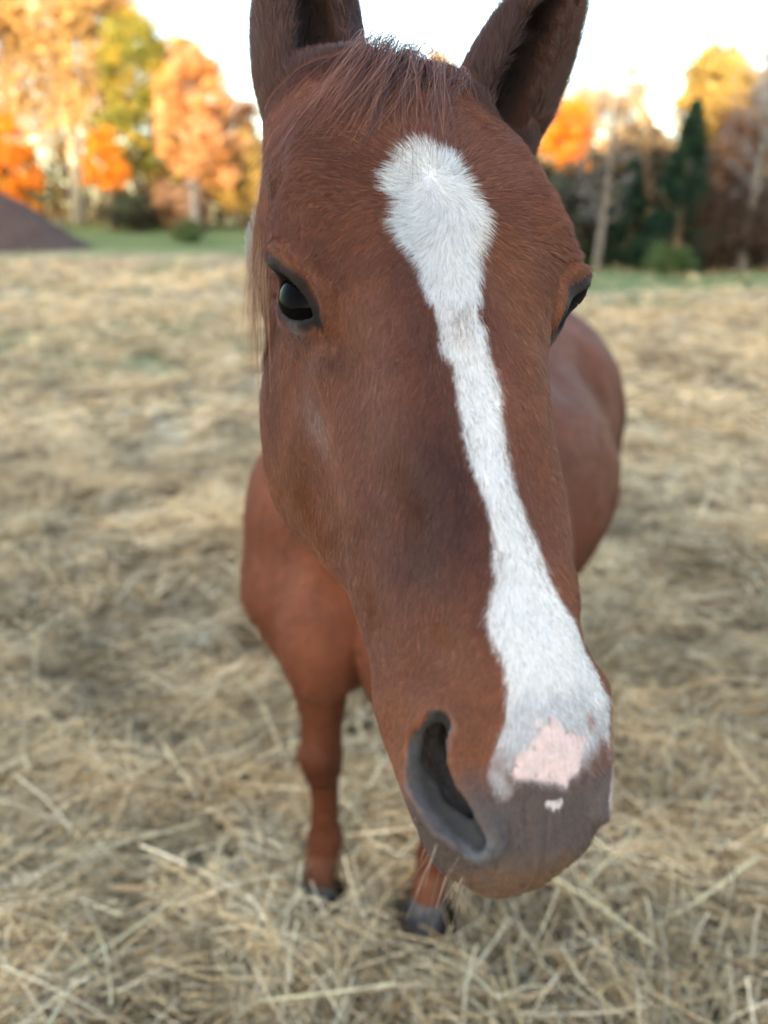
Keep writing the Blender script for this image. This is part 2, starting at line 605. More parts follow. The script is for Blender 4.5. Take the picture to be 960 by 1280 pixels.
def refine(P, quads, ngons, sel):
    """split the selected quads in four; their neighbours take the new edge points as n-gons"""
    Q = quads[sel]
    E = np.stack([Q, np.roll(Q, -1, 1)], -1)                     # n,4,2
    Es = np.sort(E, -1)
    N = len(P)
    ek = Es[..., 0].astype(np.int64) * N + Es[..., 1]
    uk, inv = np.unique(ek.ravel(), return_inverse=True)
    inv = inv.reshape(ek.shape)
    mid = (P[uk // N] + P[uk % N]) / 2
    cen = P[Q].mean(1)
    mi = N + inv
    ci = N + len(uk) + np.arange(len(Q))
    P2 = np.vstack([P, mid, cen])
    new = np.concatenate([np.stack([Q[:, k], mi[:, k], ci, mi[:, k - 1]], 1) for k in range(4)])
    R = quads[~sel]
    E = np.sort(np.stack([R, np.roll(R, -1, 1)], -1), -1)
    ek = E[..., 0].astype(np.int64) * N + E[..., 1]
    ix = np.clip(np.searchsorted(uk, ek), 0, max(len(uk) - 1, 0))
    hit = uk[ix] == ek
    touched = hit.any(1)
    out = list(ngons)
    for r, h_, x in zip(R[touched], hit[touched], ix[touched]):
        pl = []
        for k in range(4):
            pl.append(int(r[k]))
            if h_[k]:
                pl.append(int(N + x[k]))
        out.append(pl)
    return P2, np.concatenate([R[~touched], new]), out


# ------------------------------------------------------------------ colours of the coat (head coordinates)
BL = np.array([(.100, -.005), (.107, -.020), (.1142, -.0315), (.1326, -.0469), (.1454, -.0506), (.1506, -.0424), (.158, -.044), (.1689, -.0504), (.1828, -.0431),
               (.1965, -.0347), (.2158, -.0298), (.2375, -.029), (.2536, -.029), (.2641, -.0204), (.29, -.0226), (.3202, -.0235), (.3399, -.0208),
               (.3594, -.0176), (.3829, -.0183), (.4033, -.0221), (.4162, -.028), (.4318, -.0269), (.4452, -.0226), (.4622, -.0239), (.4746, -.0257),
               (.4903, -.0316), (.5017, -.0374), (.53, -.035)])
BR = np.array([(.100, -.005), (.105, .000), (.109, .0111), (.1243, .0170), (.1397, .0205), (.1531, .0265), (.1744, .0200), (.1942, .0120), (.2183, .0089),
               (.2407, .0102), (.2626, .0116), (.2787, .0125), (.305, .0118), (.3306, .0112), (.3554, .013), (.3799, .0196), (.4064, .0254),
               (.4323, .0350), (.4555, .0480), (.4741, .0540), (.4967, .054), (.53, .045)])
PINK = np.array([(.4768, -.0058), (.4775, .0075), (.4861, .0119), (.4906, .0301), (.4950, .026), (.5006, .0252), (.5089, .022), (.5158, .0118), (.5110, .000), (.5064, -.0206), (.502, -.0227), (.489, -.0127)])


def poly_sd(pt, poly):
    """signed distance to a polygon, negative inside"""
    d = np.full(len(pt), 1e9); ins = np.zeros(len(pt), bool)
    n = len(poly)
    for i in range(n):
        a, b = poly[i], poly[(i + 1) % n]
        e = b - a
        w = pt - a
        t = np.clip((w @ e) / (e @ e), 0, 1)
        d = np.minimum(d, np.linalg.norm(w - t[:, None] * e, axis=1))
        c = ((a[1] > pt[:, 1]) != (b[1] > pt[:, 1]))
        with np.errstate(divide='ignore', invalid='ignore'):
            xx = (b[0] - a[0]) * (pt[:, 1] - a[1]) / (b[1] - a[1]) + a[0]
        ins ^= c & (pt[:, 0] < xx)
    return np.where(ins, -d, d)


CHEST = np.array([.188, .066, .034])
CHEST_D = np.array([.058, .022, .016])
WHITE = np.array([.78, .79, .79])
GREY = np.array([.085, .082, .085])
MUZ = np.array([.100, .075, .068])
TAN = np.array([.17, .095, .055])


def blaze_sd(q):
    s, l, b = q[:, 0], q[:, 1], q[:, 2]
    d = np.minimum(l - np.interp(s, BL[:, 0], BL[:, 1]), np.interp(s, BR[:, 0], BR[:, 1]) - l)
    d = np.minimum(d, (s - .104) * 1.2)
    d = np.where(b < -.035, -1, d)
    return d                                               # positive inside


def pigment(q, jitter=0.0, rg=None):
    """colour, fur length and fur share at head points"""
    n = len(q)
    s, l, b = q[:, 0], q[:, 1], q[:, 2]
    j = (rg.normal(0, 1, (n, 2)) if rg is not None else np.zeros((n, 2))) * jitter
    n1 = fbm(q * 22, 2)[:, None]; n2 = fbm(q * 70 + 5, 2)
    c = CHEST * (1 + .22 * n1)
    # darker band beside the blaze, shading painted in, plus random mottling
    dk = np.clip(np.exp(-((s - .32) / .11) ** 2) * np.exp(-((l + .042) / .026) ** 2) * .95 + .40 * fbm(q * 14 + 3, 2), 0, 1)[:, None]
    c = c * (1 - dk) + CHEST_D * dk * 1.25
    # warmer, lighter tone towards the far eye and muzzle: lit side painted in
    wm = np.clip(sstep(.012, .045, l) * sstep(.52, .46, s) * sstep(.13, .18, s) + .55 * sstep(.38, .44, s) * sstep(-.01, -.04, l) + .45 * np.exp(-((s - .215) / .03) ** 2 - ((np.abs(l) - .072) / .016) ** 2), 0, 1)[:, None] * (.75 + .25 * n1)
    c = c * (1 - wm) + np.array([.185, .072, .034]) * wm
    # cool sheen painted along the bone of nose and cheek, with random mottling
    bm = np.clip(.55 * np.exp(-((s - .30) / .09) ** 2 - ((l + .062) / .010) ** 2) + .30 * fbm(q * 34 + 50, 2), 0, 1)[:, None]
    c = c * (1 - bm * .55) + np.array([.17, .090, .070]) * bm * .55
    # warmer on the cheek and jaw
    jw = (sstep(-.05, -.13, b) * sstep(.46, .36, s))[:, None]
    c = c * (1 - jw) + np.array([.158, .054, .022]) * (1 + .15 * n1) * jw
    # light patch painting the highlight over the end of the crest
    du = (.65 * np.exp(-((s - .268) / .020) ** 2 - ((b + .066) / .013) ** 2) * (np.abs(l) > .05))[:, None]
    c = c * (1 - du) + np.array([.24, .17, .15]) * du
    L = np.full(n, .0072)
    L = np.where(s < .2, .0095, L)
    L *= 1 - .55 * sstep(.38, .50, s)
    den = np.ones(n)
    # muzzle
    mz = sstep(.492, .520, s + n2 * .006 + j[:, 0])[:, None]
    c = c * (1 - mz) + MUZ * (1 + .12 * n1) * mz
    tn = (sstep(.545, .565, s + n2 * .004) * .8)[:, None]
    c = c * (1 - tn) + TAN * tn
    # nostril
    ch = nostril_chain(1)
    qa = q.copy(); qa[:, 1] = np.abs(l)
    nd = np.full(n, 1.0)
    for (a, ra), (b_, rb) in zip(ch[:-1], ch[1:]):
        nd = np.minimum(nd, cap(qa, a, b_, ra, rb))
    nd = nd + .007 * sstep(.0, .01, l)
    ndi = nd.copy()
    for (a, ra), (b_, rb) in zip(ch[:-1], ch[1:]):
        for of in ((-.010, -.011, -.006), (-.020, -.022, -.012)):
            ndi = np.minimum(ndi, cap(qa, np.array(a) + of, np.array(b_) + of, ra, rb))
    g = sstep(.0062, .0005, nd + n2 * .003 + j[:, 1])[:, None]
    c = c * (1 - g) + (GREY * 1.4 + .01) * g
    g2 = sstep(.0020, -.002, ndi)[:, None] * ((nd < .004) | (head_tube(q) < -.003))[:, None]
    c = c * (1 - g2) + GREY * .42 * g2
    # blaze
    bd = blaze_sd(q) - .0045 * sstep(.19, .24, s) * sstep(.43, .38, s) * sstep(-.006, .002, l) - np.where(s < .25, .0035, .0015) + n2 * .0022 + j[:, 0]
    w = sstep(-.0012, .0012, bd)
    lowfade = sstep(.512, .488, s + n2 * .012 - np.abs(l) * 0 + j[:, 1])
    w = w * lowfade * sstep(.0, .004, nd)
    if rg is not None:
        w = np.where(rg.random(n) < .30 * np.exp(-np.maximum(bd, 0) / .004), w * .15, w)       # roan hairs along the edge
        sp = np.exp(-((s - .235) / .012) ** 2 - ((l + .010) / .008) ** 2) * .6
        w = np.where(rg.random(n) < sp, w * .2, w)
    gy = (.50 * sstep(.452, .480, s + n2 * .014))[:, None]                                     # bluish thin hair low on the nose
    wc = WHITE * (1 - gy) + np.array([.36, .37, .42]) * gy
    c = c * (1 - w[:, None]) + wc * w[:, None]
    L = np.where(w > .5, .0105 - .0055 * sstep(.16, .32, s), L)
    # pink snip and a small white fleck below it
    n3 = fbm(q * 260 + 11, 2)
    pk = poly_sd(q[:, :2] + (n2 * .0016 + n3 * .0019)[:, None], PINK)
    p = (sstep(.0022, -.0022, pk) * (b > -.03))[:, None]
    c = c * (1 - p) + np.array([.68, .51, .48]) * p
    pm = (.35 * sstep(.1, .5, fbm(q * 190 + 71, 2)) * p[:, 0])[:, None]
    c = c * (1 - pm) + np.array([.50, .42, .42]) * pm
    sk = sstep(.62, .75, fbm(q * 230 + 91, 2)) * sstep(.004, -.003, np.abs(pk) - .003)
    c = c * (1 - sk[:, None] * .7) + np.array([.12, .10, .10]) * sk[:, None] * .7
    fl = sstep(.0042, .0028, np.hypot((s - .5225) * 1.2, (l - .004) * .6) + n2 * .0024 + n3 * .0030)[:, None]
    c = c * (1 - fl) + np.array([.62, .56, .55]) * fl
    gz = (sstep(.004, .0, pk) * sstep(.503, .512, s) * (1 - p[:, 0]) * (1 - fl[:, 0]))[:, None] * .7
    c = c * (1 - gz) + np.array([.20, .19, .19]) * gz
    rd = sstep(.005, .002, np.hypot((s - .481) * .6, l - .033) + n2 * .002)[:, None] * .7
    c = c * (1 - rd) + np.array([.35, .17, .13]) * rd
    # pale rim beyond the far nostril
    pr = (sstep(.041, .050, l) * sstep(.440, .465, s) * sstep(.548, .535, s) * sstep(.000, -.010, b) * sstep(-.001, .003, nd))[:, None]
    c = c * (1 - pr) + np.array([.46, .34, .28]) * pr
    den = np.where(s > .515, .35, den); den = np.where(pk < 0, .10, den); den = np.where(nd < .002, .0, den)
    L = np.where(nd < .007, .0026, L); den = np.where((nd < .007) & (nd > .002), .45, den)
    # eyelids
    e = eye_local(q)
    ee = np.hypot(e[:, 0] / 1.45, e[:, 1]) * np.where(e[:, 2] > .0, 1, 9)
    lid = sstep(.0205, .0155, ee + n2 * .002)[:, None]
    c = c * (1 - lid) + (np.array([.024, .018, .017]) * (1 + .5 * n2[:, None])) * lid
    den = np.where(ee < .0185, .04, den)
    L = np.where(ee < .03, .0038, L)
    und = (.75 * np.exp(-((e[:, 0] - .013) / .010) ** 2 - ((LIDUP * e[:, 1] + .0175) / .0055) ** 2) * (e[:, 2] > 0))[:, None]
    c = c * (1 - und) + np.array([.105, .092, .092]) * und
    ic = (sstep(.005, .0025, np.abs(e[:, 1]) + np.maximum(np.abs(e[:, 0] - .0235) - .004, 0)) * (e[:, 2] > 0))[:, None]
    c = c * (1 - ic) + np.array([.010, .008, .008]) * ic
    tear = (np.exp(-(((s - .243) / .012) ** 2 + ((np.abs(l) - .085) / .02) ** 2 + ((b + .018) / .01) ** 2)) * .5)[:, None]
    c = c * (1 - tear) + np.array([.05, .026, .018]) * tear
    # ears
    er = sstep(.055, .02, s) * sstep(.035, .05, np.abs(l))
    for E in EARS:
        up = np.array(E['up']); up = up / np.linalg.norm(up)
        F = frame(E['face'], up)
        v = (q - np.array(E['base'])) @ F
        u = v[:, 2] / E['L']
        prof = _pchip([0, .12, .35, .6, .82, 1.0], np.array([.80, .88, 1.0, .92, .58, .06]), np.clip(u, 0, 1)) * E['w']
        on = (u > .03) & (np.abs(v[:, 1]) < E['w'] * 1.3) & (np.abs(v[:, 0]) < .07) & (l * E['sg'] > .015)
        lean = .016 * np.sin(np.clip(u, 0, 1) * math.pi) - .02 * np.clip(u, 0, 1) ** 2
        vx = v[:, 0] + lean
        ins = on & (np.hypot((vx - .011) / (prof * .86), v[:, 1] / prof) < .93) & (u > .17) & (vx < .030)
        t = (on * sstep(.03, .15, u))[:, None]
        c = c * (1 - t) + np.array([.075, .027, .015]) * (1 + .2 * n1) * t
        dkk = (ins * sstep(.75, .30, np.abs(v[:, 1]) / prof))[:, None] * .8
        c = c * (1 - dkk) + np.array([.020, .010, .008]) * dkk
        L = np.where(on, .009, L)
        L = np.where(ins, .016, L)
    return c, L, den


def pigment_body(p):
    q = to_body(p)
    n1 = fbm(p * 6, 2)[:, None]
    c = np.array([.150, .051, .028]) * (1 + .30 * n1 + .16 * fbm(p * np.array([45, 45, 12]), 2)[:, None])
    lw = sstep(.62, .40, p[:, 2])[:, None]
    c = c * (1 - lw) + np.array([.100, .030, .013]) * (1 + .25 * n1) * lw
    kn = (np.exp(-((p[:, 2] - .335) / .06) ** 2) * .45)[:, None]
    c = c * (1 - kn) + np.array([.045, .016, .010]) * kn
    pa = (sstep(.13, .10, p[:, 2]) * .5)[:, None]
    c = c * (1 - pa) + np.array([.20, .085, .045]) * pa
    return c


# ------------------------------------------------------------------ materials
def new_mat(name):
    m = bpy.data.materials.new(name)
    m.use_nodes = True
    nt = m.node_tree
    return m, nt, nt.nodes['Principled BSDF'], nt.nodes['Material Output']


def nd(nt, kind, **kw):
    n = nt.nodes.new(kind)
    for k, v in kw.items():
        if k in n.inputs:
            n.inputs[k].default_value = v
        else:
            setattr(n, k, v)
    return n


def attr_color(nt, name):
    return nd(nt, 'ShaderNodeAttribute', attribute_name=name).outputs['Color']


def mixc(nt, a, b, fac, mode='MIX'):
    m = nt.nodes.new('ShaderNodeMix')
    m.data_type = 'RGBA'
    m.blend_type = mode
    for idx, v in ((6, a), (7, b), (0, fac)):
        if hasattr(v, 'links'):
            nt.links.new(v, m.inputs[idx])
        elif idx == 0:
            m.inputs[0].default_value = v
        else:
            m.inputs[idx].default_value = (*v, 1)
    return m.outputs[2]


def ramp(nt, fac, stops):
    r = nt.nodes.new('ShaderNodeValToRGB')
    while len(r.color_ramp.elements) < len(stops):
        r.color_ramp.elements.new(.5)
    for e, (p, c) in zip(r.color_ramp.elements, stops):
        e.position = p
        e.color = (*c, 1) if len(c) == 3 else c
    nt.links.new(fac, r.inputs[0])
    return r.outputs[0]


def noise_tex(nt, vec, scale, detail=4, rough=.55):
    n = nd(nt, 'ShaderNodeTexNoise', Scale=scale, Detail=detail, Roughness=rough)
    if vec is not None:
        nt.links.new(vec, n.inputs['Vector'])
    return n.outputs['Fac']


def make_skin():
    m, nt, p, out = new_mat('horse_skin')
    geo = nt.nodes.new('ShaderNodeNewGeometry')
    col = attr_color(nt, 'pigment')
    f1 = noise_tex(nt, geo.outputs['Position'], 260, 3)
    v = ramp(nt, f1, [(.3, (.72, .72, .72)), (.7, (1.25, 1.25, 1.25))])
    c = mixc(nt, col, v, .35, 'MULTIPLY')
    nt.links.new(c, p.inputs['Base Color'])
    p.inputs['Roughness'].default_value = .6
    p.inputs['Specular IOR Level'].default_value = .14
    b = nd(nt, 'ShaderNodeBump', Strength=.25, Distance=.0015)
    nt.links.new(noise_tex(nt, geo.outputs['Position'], 420, 3), b.inputs['Height'])
    nt.links.new(b.outputs[0], p.inputs['Normal'])
    return m


def make_hair(name, rough=.42, spec=.35, attr='tint'):
    m, nt, p, out = new_mat(name)
    col = attr_color(nt, attr)
    nt.links.new(col, p.inputs['Base Color'])
    p.inputs['Roughness'].default_value = rough
    p.inputs['Specular IOR Level'].default_value = spec
    return m


SKIN = make_skin()
COAT = make_hair('horse_coat_hair', .34, .38)
MANE = make_hair('horse_mane_hair', .38, .5)
HAYM = make_hair('dry_hay', .6, .3)

# ------------------------------------------------------------------ the horse's body
P, quads = surface_mesh(horse_f, (-.50, .20, -.02), (.95, 2.95, 1.86), .0052)
P = project(horse_f, P, 2)
P = relax(P, quads, .5); P = project(horse_f, P, 1)
ngons = []
print('base mesh', len(P), len(quads), round(time.time() - T0, 1))


def head_only(p):
    return horse_f(p)


cen = to_head(P[quads].mean(1))
sel = (cen[:, 0] > -.20) & (cen[:, 0] < .60) & (np.abs(cen[:, 1]) < .22) & (cen[:, 2] > -.13) & (cen[:, 2] < .09)
n_old = len(P)
P, quads, ngons = refine(P, quads, ngons, sel)
P[n_old:] = project(horse_f, P[n_old:], 1)
cen = to_head(P[quads].mean(1))
eyez = np.linalg.norm(eye_local(cen) - np.array([0, 0, .018]), axis=1) < .036
nosz = (cen[:, 0] > .458) & (cen[:, 2] > -.075)
size = np.linalg.norm(P[quads[:, 0]] - P[quads[:, 2]], axis=1)
sel = (eyez | nosz) & (size < .0055)
n_old = len(P)
P, quads, ngons = refine(P, quads, ngons, sel)
P[n_old:] = project(horse_f, P[n_old:], 1, e=.0003)
# smooth and settle the fine zones
mx = max([4] + [len(g) for g in ngons])
allf = np.full((len(quads) + len(ngons), mx), -1)
allf[:len(quads), :4] = quads
for k, g in enumerate(ngons):
    allf[len(quads) + k, :len(g)] = g
qh = to_head(P)
fine = (qh[:, 0] > -.2) & (qh[:, 0] < .6) & (np.abs(qh[:, 1]) < .22) & (np.abs(qh[:, 2] + .05) < .2)
for _ in range(2):
    Pn = relax(P, allf, .5)
    P[fine] = project(horse_f, Pn[fine], 1, e=.0003)
print('refined', len(P), len(quads), len(ngons), round(time.time() - T0, 1))

body_me = mesh_np('body', P, np.concatenate([quads.ravel(), np.array([i for g in ngons for i in g], int)]),
                  np.concatenate([np.full(len(quads), 4), np.array([len(g) for g in ngons], int)]))
col = pigment_body(P)
hm = head_tube(qh) < .03
hm |= (qh[:, 0] < .08) & (qh[:, 0] > -.2) & (np.abs(qh[:, 1]) < .22) & (np.abs(qh[:, 2] + .05) < .09)
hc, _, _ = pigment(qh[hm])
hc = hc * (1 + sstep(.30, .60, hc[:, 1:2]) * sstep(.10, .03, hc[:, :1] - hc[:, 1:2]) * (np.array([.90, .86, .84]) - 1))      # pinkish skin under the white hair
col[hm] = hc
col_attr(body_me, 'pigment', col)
horse = empty('horse', tuple(from_body([(0, .1, 0)])[0]), 'chestnut horse with a long white blaze facing the camera, standing on the hay', 'horse', rz=0)
HB = np.array(horse.location)
hinv = Matrix.Translation(-horse.location)


def horse_part(o):
    o.parent = horse
    o.matrix_parent_inverse = hinv
    return o


horse_part(link_mesh('body', body_me, SKIN))


# short coat of single hairs over head and ears
def coat():
    rg = np.random.default_rng(11)
    tri = np.concatenate([quads[:, [0, 1, 2]], quads[:, [0, 2, 3]], np.array([(g[0], g[k], g[k + 1]) for g in ngons for k in range(1, len(g) - 1)], int)])
    A, B, D = P[tri[:, 0]], P[tri[:, 1]], P[tri[:, 2]]
    area = np.linalg.norm(np.cross(B - A, D - A), axis=1) / 2
    ctr = (A + B + D) / 3
    q = to_head(ctr)
    near = (q[:, 0] > -.19) & (q[:, 0] < .60) & (np.abs(q[:, 1]) < .22) & (q[:, 2] > -.25) & (q[:, 2] < .1)
    view = np.array([0, 0, CAM_H]) - ctr
    view /= np.linalg.norm(view, axis=1, keepdims=True)
    nn = np.cross(B - A, D - A); nn /= np.maximum(np.linalg.norm(nn, axis=1, keepdims=True), 1e-12)
    wgt = area * near * np.where(q[:, 2] > -.17, 1.0, .35)
    wgt *= np.where((nn * view).sum(1) > -.35, 1.0, .25)
    N = 520000
    ix = rg.choice(len(tri), N, p=wgt / wgt.sum())
    r1, r2 = np.sqrt(rg.random(N)), rg.random(N)
    R = A[ix] * (1 - r1)[:, None] + B[ix] * (r1 * (1 - r2))[:, None] + D[ix] * (r1 * r2)[:, None]
    q = to_head(R)
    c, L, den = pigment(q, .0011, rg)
    keep = rg.random(N) < den
    q, R, c, L, nrm = q[keep], R[keep], c[keep], L[keep], nn[ix][keep]
    nh = nrm @ HEAD_R
    # flow: out of the whorl on the forehead, then down the face
    v = q - np.array([.150, -.004, .022])
    rr = np.linalg.norm(v[:, :2], axis=1)
    rad = np.zeros_like(q); rad[:, :2] = v[:, :2] / np.maximum(rr, 1e-6)[:, None]
    wr = (np.exp(-(rr / .11) ** 2) * sstep(.004, .040, rr))[:, None]
    down = np.stack([np.ones(len(q)), .35 * np.sign(q[:, 1]) * sstep(0, .03, np.abs(q[:, 1])), np.full(len(q), -.25)], 1)
    fl = rad * wr * 1.6 + down * (1 - wr)
    ear = (q[:, 0] < .02) & (np.abs(q[:, 1]) > .03)
    fl[ear] = np.stack([-np.ones(ear.sum()), np.zeros(ear.sum()), np.full(ear.sum(), .1)], 1)
    sw = np.stack([fbm(q * 30 + 9, 2), fbm(q * 30 + 31, 2), fbm(q * 30 + 57, 2)], 1)
    fl = fl + (.45 + .9 * np.exp(-(rr / .022) ** 2))[:, None] * sw + rg.normal(0, .16, fl.shape)
    fl -= nh * (fl * nh).sum(1)[:, None]
    fl /= np.maximum(np.linalg.norm(fl, axis=1, keepdims=True), 1e-6)
    wht = (c[:, 1] > .3)
    lift = np.where(wht & (q[:, 0] < .25), .42, .30) + rg.normal(0, .12, len(q))
    lift = np.where(ear, .6 + rg.normal(0, .2, len(q)), lift)
    L = L * rg.uniform(.65, 1.25, len(q))
    n = len(q); k = 4
    t = np.linspace(0, 1, k)
    off = (fl[:, None] * (t * .95)[None, :, None] + nh[:, None] * (lift[:, None] * (t - .55 * t ** 2)[None])[..., None]) * L[:, None, None]
    S = q[:, None] + off
    W = S.reshape(-1, 3) @ HEAD_R.T + HEAD_O
    W = W.reshape(n, k, 3)
    W[:, 0] -= nrm * .0006
    rw = np.where(wht, .000075, .000085) * rg.uniform(.7, 1.2, n)
    Rr = rw[:, None] * np.array([1.0, .95, .7, .15])[None]
    c = c * np.clip(rg.normal(1.0, .30, n), .40, 2.1)[:, None]
    pale = rg.random(n) < .07
    c[pale & ~wht] = c[pale & ~wht] * 1.7 + .015
    c = np.clip(c, 0, .88)
    # coarser strands over neck, trunk and legs
    wb = area * ~near * np.where((nn * view).sum(1) > -.3, 1.0, .1)
    M = 150000
    ib = rg.choice(len(tri), M, p=wb / wb.sum())
    r1, r2 = np.sqrt(rg.random(M)), rg.random(M)
    B0 = A[ib] * (1 - r1)[:, None] + B[ib] * (r1 * (1 - r2))[:, None] + D[ib] * (r1 * r2)[:, None]
    ok = B0[:, 2] > .07
    B0 = B0[ok]; nb = nn[ib][ok]; M = len(B0)
    cb = pigment_body(B0) * np.clip(rg.normal(1.05, .28, M), .5, 2)[:, None]
    tb_ = from_body([(0, 1, 0)])[0] - BODY_O
    fb = np.array([0, 0, -1.0]) + tb_ * .55 + .5 * np.stack([fbm(B0 * 9, 2), fbm(B0 * 9 + 20, 2), fbm(B0 * 9 + 40, 2)], 1) + rg.normal(0, .15, (M, 3))
    fb -= nb * (fb * nb).sum(1)[:, None]
    fb /= np.maximum(np.linalg.norm(fb, axis=1, keepdims=True), 1e-6)
    Lb = rg.uniform(.009, .016, M)
    WB = B0[:, None] + (fb[:, None] * (t * .95)[None, :, None] + nb[:, None] * (.22 * (t - .55 * t ** 2))[None, :, None]) * Lb[:, None, None]
    WB[:, 0] -= nb * .001
    RB = (.00022 * rg.uniform(.7, 1.2, M))[:, None] * np.array([1.0, .95, .7, .2])[None]
    W = np.concatenate([W, WB]); Rr = np.concatenate([Rr, RB]); c = np.concatenate([c, np.clip(cb, 0, .8)])
    o = make_curves('coat', W, Rr, c, COAT)
    o['kind'] = 'stuff'
    horse_part(o)


coat()
print('coat', round(time.time() - T0, 1))


def tube_mesh(name, pts, rad, seg=8, cap_ends=True, squash=None):
    """tapered tube along a polyline"""
    pts = np.asarray(pts, float); rad = np.asarray(rad, float)
    T = np.gradient(pts, axis=0); T /= np.linalg.norm(T, axis=1, keepdims=True)
    ref = np.array([0, 0, 1.0]) if abs(T[0][2]) < .8 else np.array([1.0, 0, 0])
    V = []; loops = []; sizes = []
    for p, t, r in zip(pts, T, rad):
        a = np.cross(t, ref); a /= np.linalg.norm(a); b = np.cross(t, a)
        for k in range(seg):
            th = 2 * math.pi * k / seg
            V.append(p + r * (math.cos(th) * a + math.sin(th) * b))
    m = len(pts)
    for i in range(m - 1):
        for k in range(seg):
            loops += [i * seg + k, i * seg + (k + 1) % seg, (i + 1) * seg + (k + 1) % seg, (i + 1) * seg + k]
            sizes.append(4)
    if cap_ends:
        loops += list(range(seg))[::-1]; sizes.append(seg)
        loops += list(range((m - 1) * seg, m * seg)); sizes.append(seg)
    return V, loops, sizes


# eyes: dark, wet and nearly black
def make_eye():
    m, nt, p, out = new_mat('horse_eye')
    p.inputs['Base Color'].default_value = (.0025, .0018, .0018, 1)
    p.inputs['Roughness'].default_value = .03
    p.inputs['Specular IOR Level'].default_value = .022
    p.inputs['Coat Weight'].default_value = .0
    p.inputs['Coat Roughness'].default_value = .01
    for sg in (-1, 1):
        F = (EYE_FL if sg > 0 else EYE_F).copy(); cc = (EYE_CL if sg > 0 else EYE_C).copy()
        if sg < 0:
            F[1] *= -1; cc[1] *= -1
        nu, nv = 40, 24
        V = []; loops = []; sizes = []
        for i in range(nv + 1):
            ph = math.pi * i / nv
            for k in range(nu):
                th = 2 * math.pi * k / nu
                r = .0241
                v = np.array([math.sin(ph) * math.cos(th), math.sin(ph) * math.sin(th), math.cos(ph)]) * r * np.array([1.25, 1.08, 1.0])
                V.append(from_head([cc + F @ v])[0])
        mats = []
        for i in range(nv):
            for k in range(nu):
                q = [i * nu + k, i * nu + (k + 1) % nu, (i + 1) * nu + (k + 1) % nu, (i + 1) * nu + k]
                if sg > 0:
                    q = q[::-1]
                loops += q; sizes.append(4); mats.append(0)
        me = mesh_np('eye', V, loops, sizes)
        o = link_mesh('eye', me, m)
        horse_part(o)


make_eye()


# hooves
def make_hooves():
    m, nt, p, out = new_mat('hoof_horn')
    g = nt.nodes.new('ShaderNodeNewGeometry')
    f = noise_tex(nt, g.outputs['Position'], 60, 5)
    nt.links.new(ramp(nt, f, [(.3, (.035, .030, .030)), (.55, (.10, .088, .082)), (.75, (.20, .17, .14))]), p.inputs['Base Color'])
    p.inputs['Roughness'].default_value = .5
    b = nd(nt, 'ShaderNodeBump', Strength=.5, Distance=.002)
    w = nd(nt, 'ShaderNodeTexWave', Scale=60.0, Distortion=2.0)
    w.bands_direction = 'Z'
    nt.links.new(g.outputs['Position'], w.inputs['Vector'])
    nt.links.new(w.outputs['Fac'], b.inputs['Height'])
    nt.links.new(b.outputs[0], p.inputs['Normal'])
    for ch, z0 in ((FORE, 0), (HIND, 0)):
        (u0, t0, z), r = ch[-1]
        for sg in (-1, 1):
            du, dt = (LEFT_FORE if sg > 0 else RIGHT_FORE) if ch is FORE else (0, 0)
            u, t = u0 - du, t0 + dt
            V = []; loops = []; sizes = []
            seg = 28
            prof = [(.066, .0, .036), (.062, .002, .043), (.045, -.008, .051), (.02, -.018, .060), (.0, -.026, .066), (-.012, -.030, .068)]
            for zz, sh, rr in prof:
                rr *= .84; sh *= .84
                for k in range(seg):
                    th = 2 * math.pi * k / seg
                    x = rr * .93 * math.sin(th); y = -rr * math.cos(th)
                    if y > .6 * rr:
                        y = .6 * rr + (y - .6 * rr) * .3
                    V.append(from_body([(sg * u + x, t + sh + y, zz)])[0])
            for i in range(len(prof) - 1):
                for k in range(seg):
                    loops += [i * seg + k, (i + 1) * seg + k, (i + 1) * seg + (k + 1) % seg, i * seg + (k + 1) % seg]; sizes.append(4)
            loops += list(range(seg)); sizes.append(seg)
            horse_part(link_mesh('hoof', mesh_np('hoof', V, loops, sizes), m))


make_hooves()


def strands(root, tips_dir, n, rg):
    pass


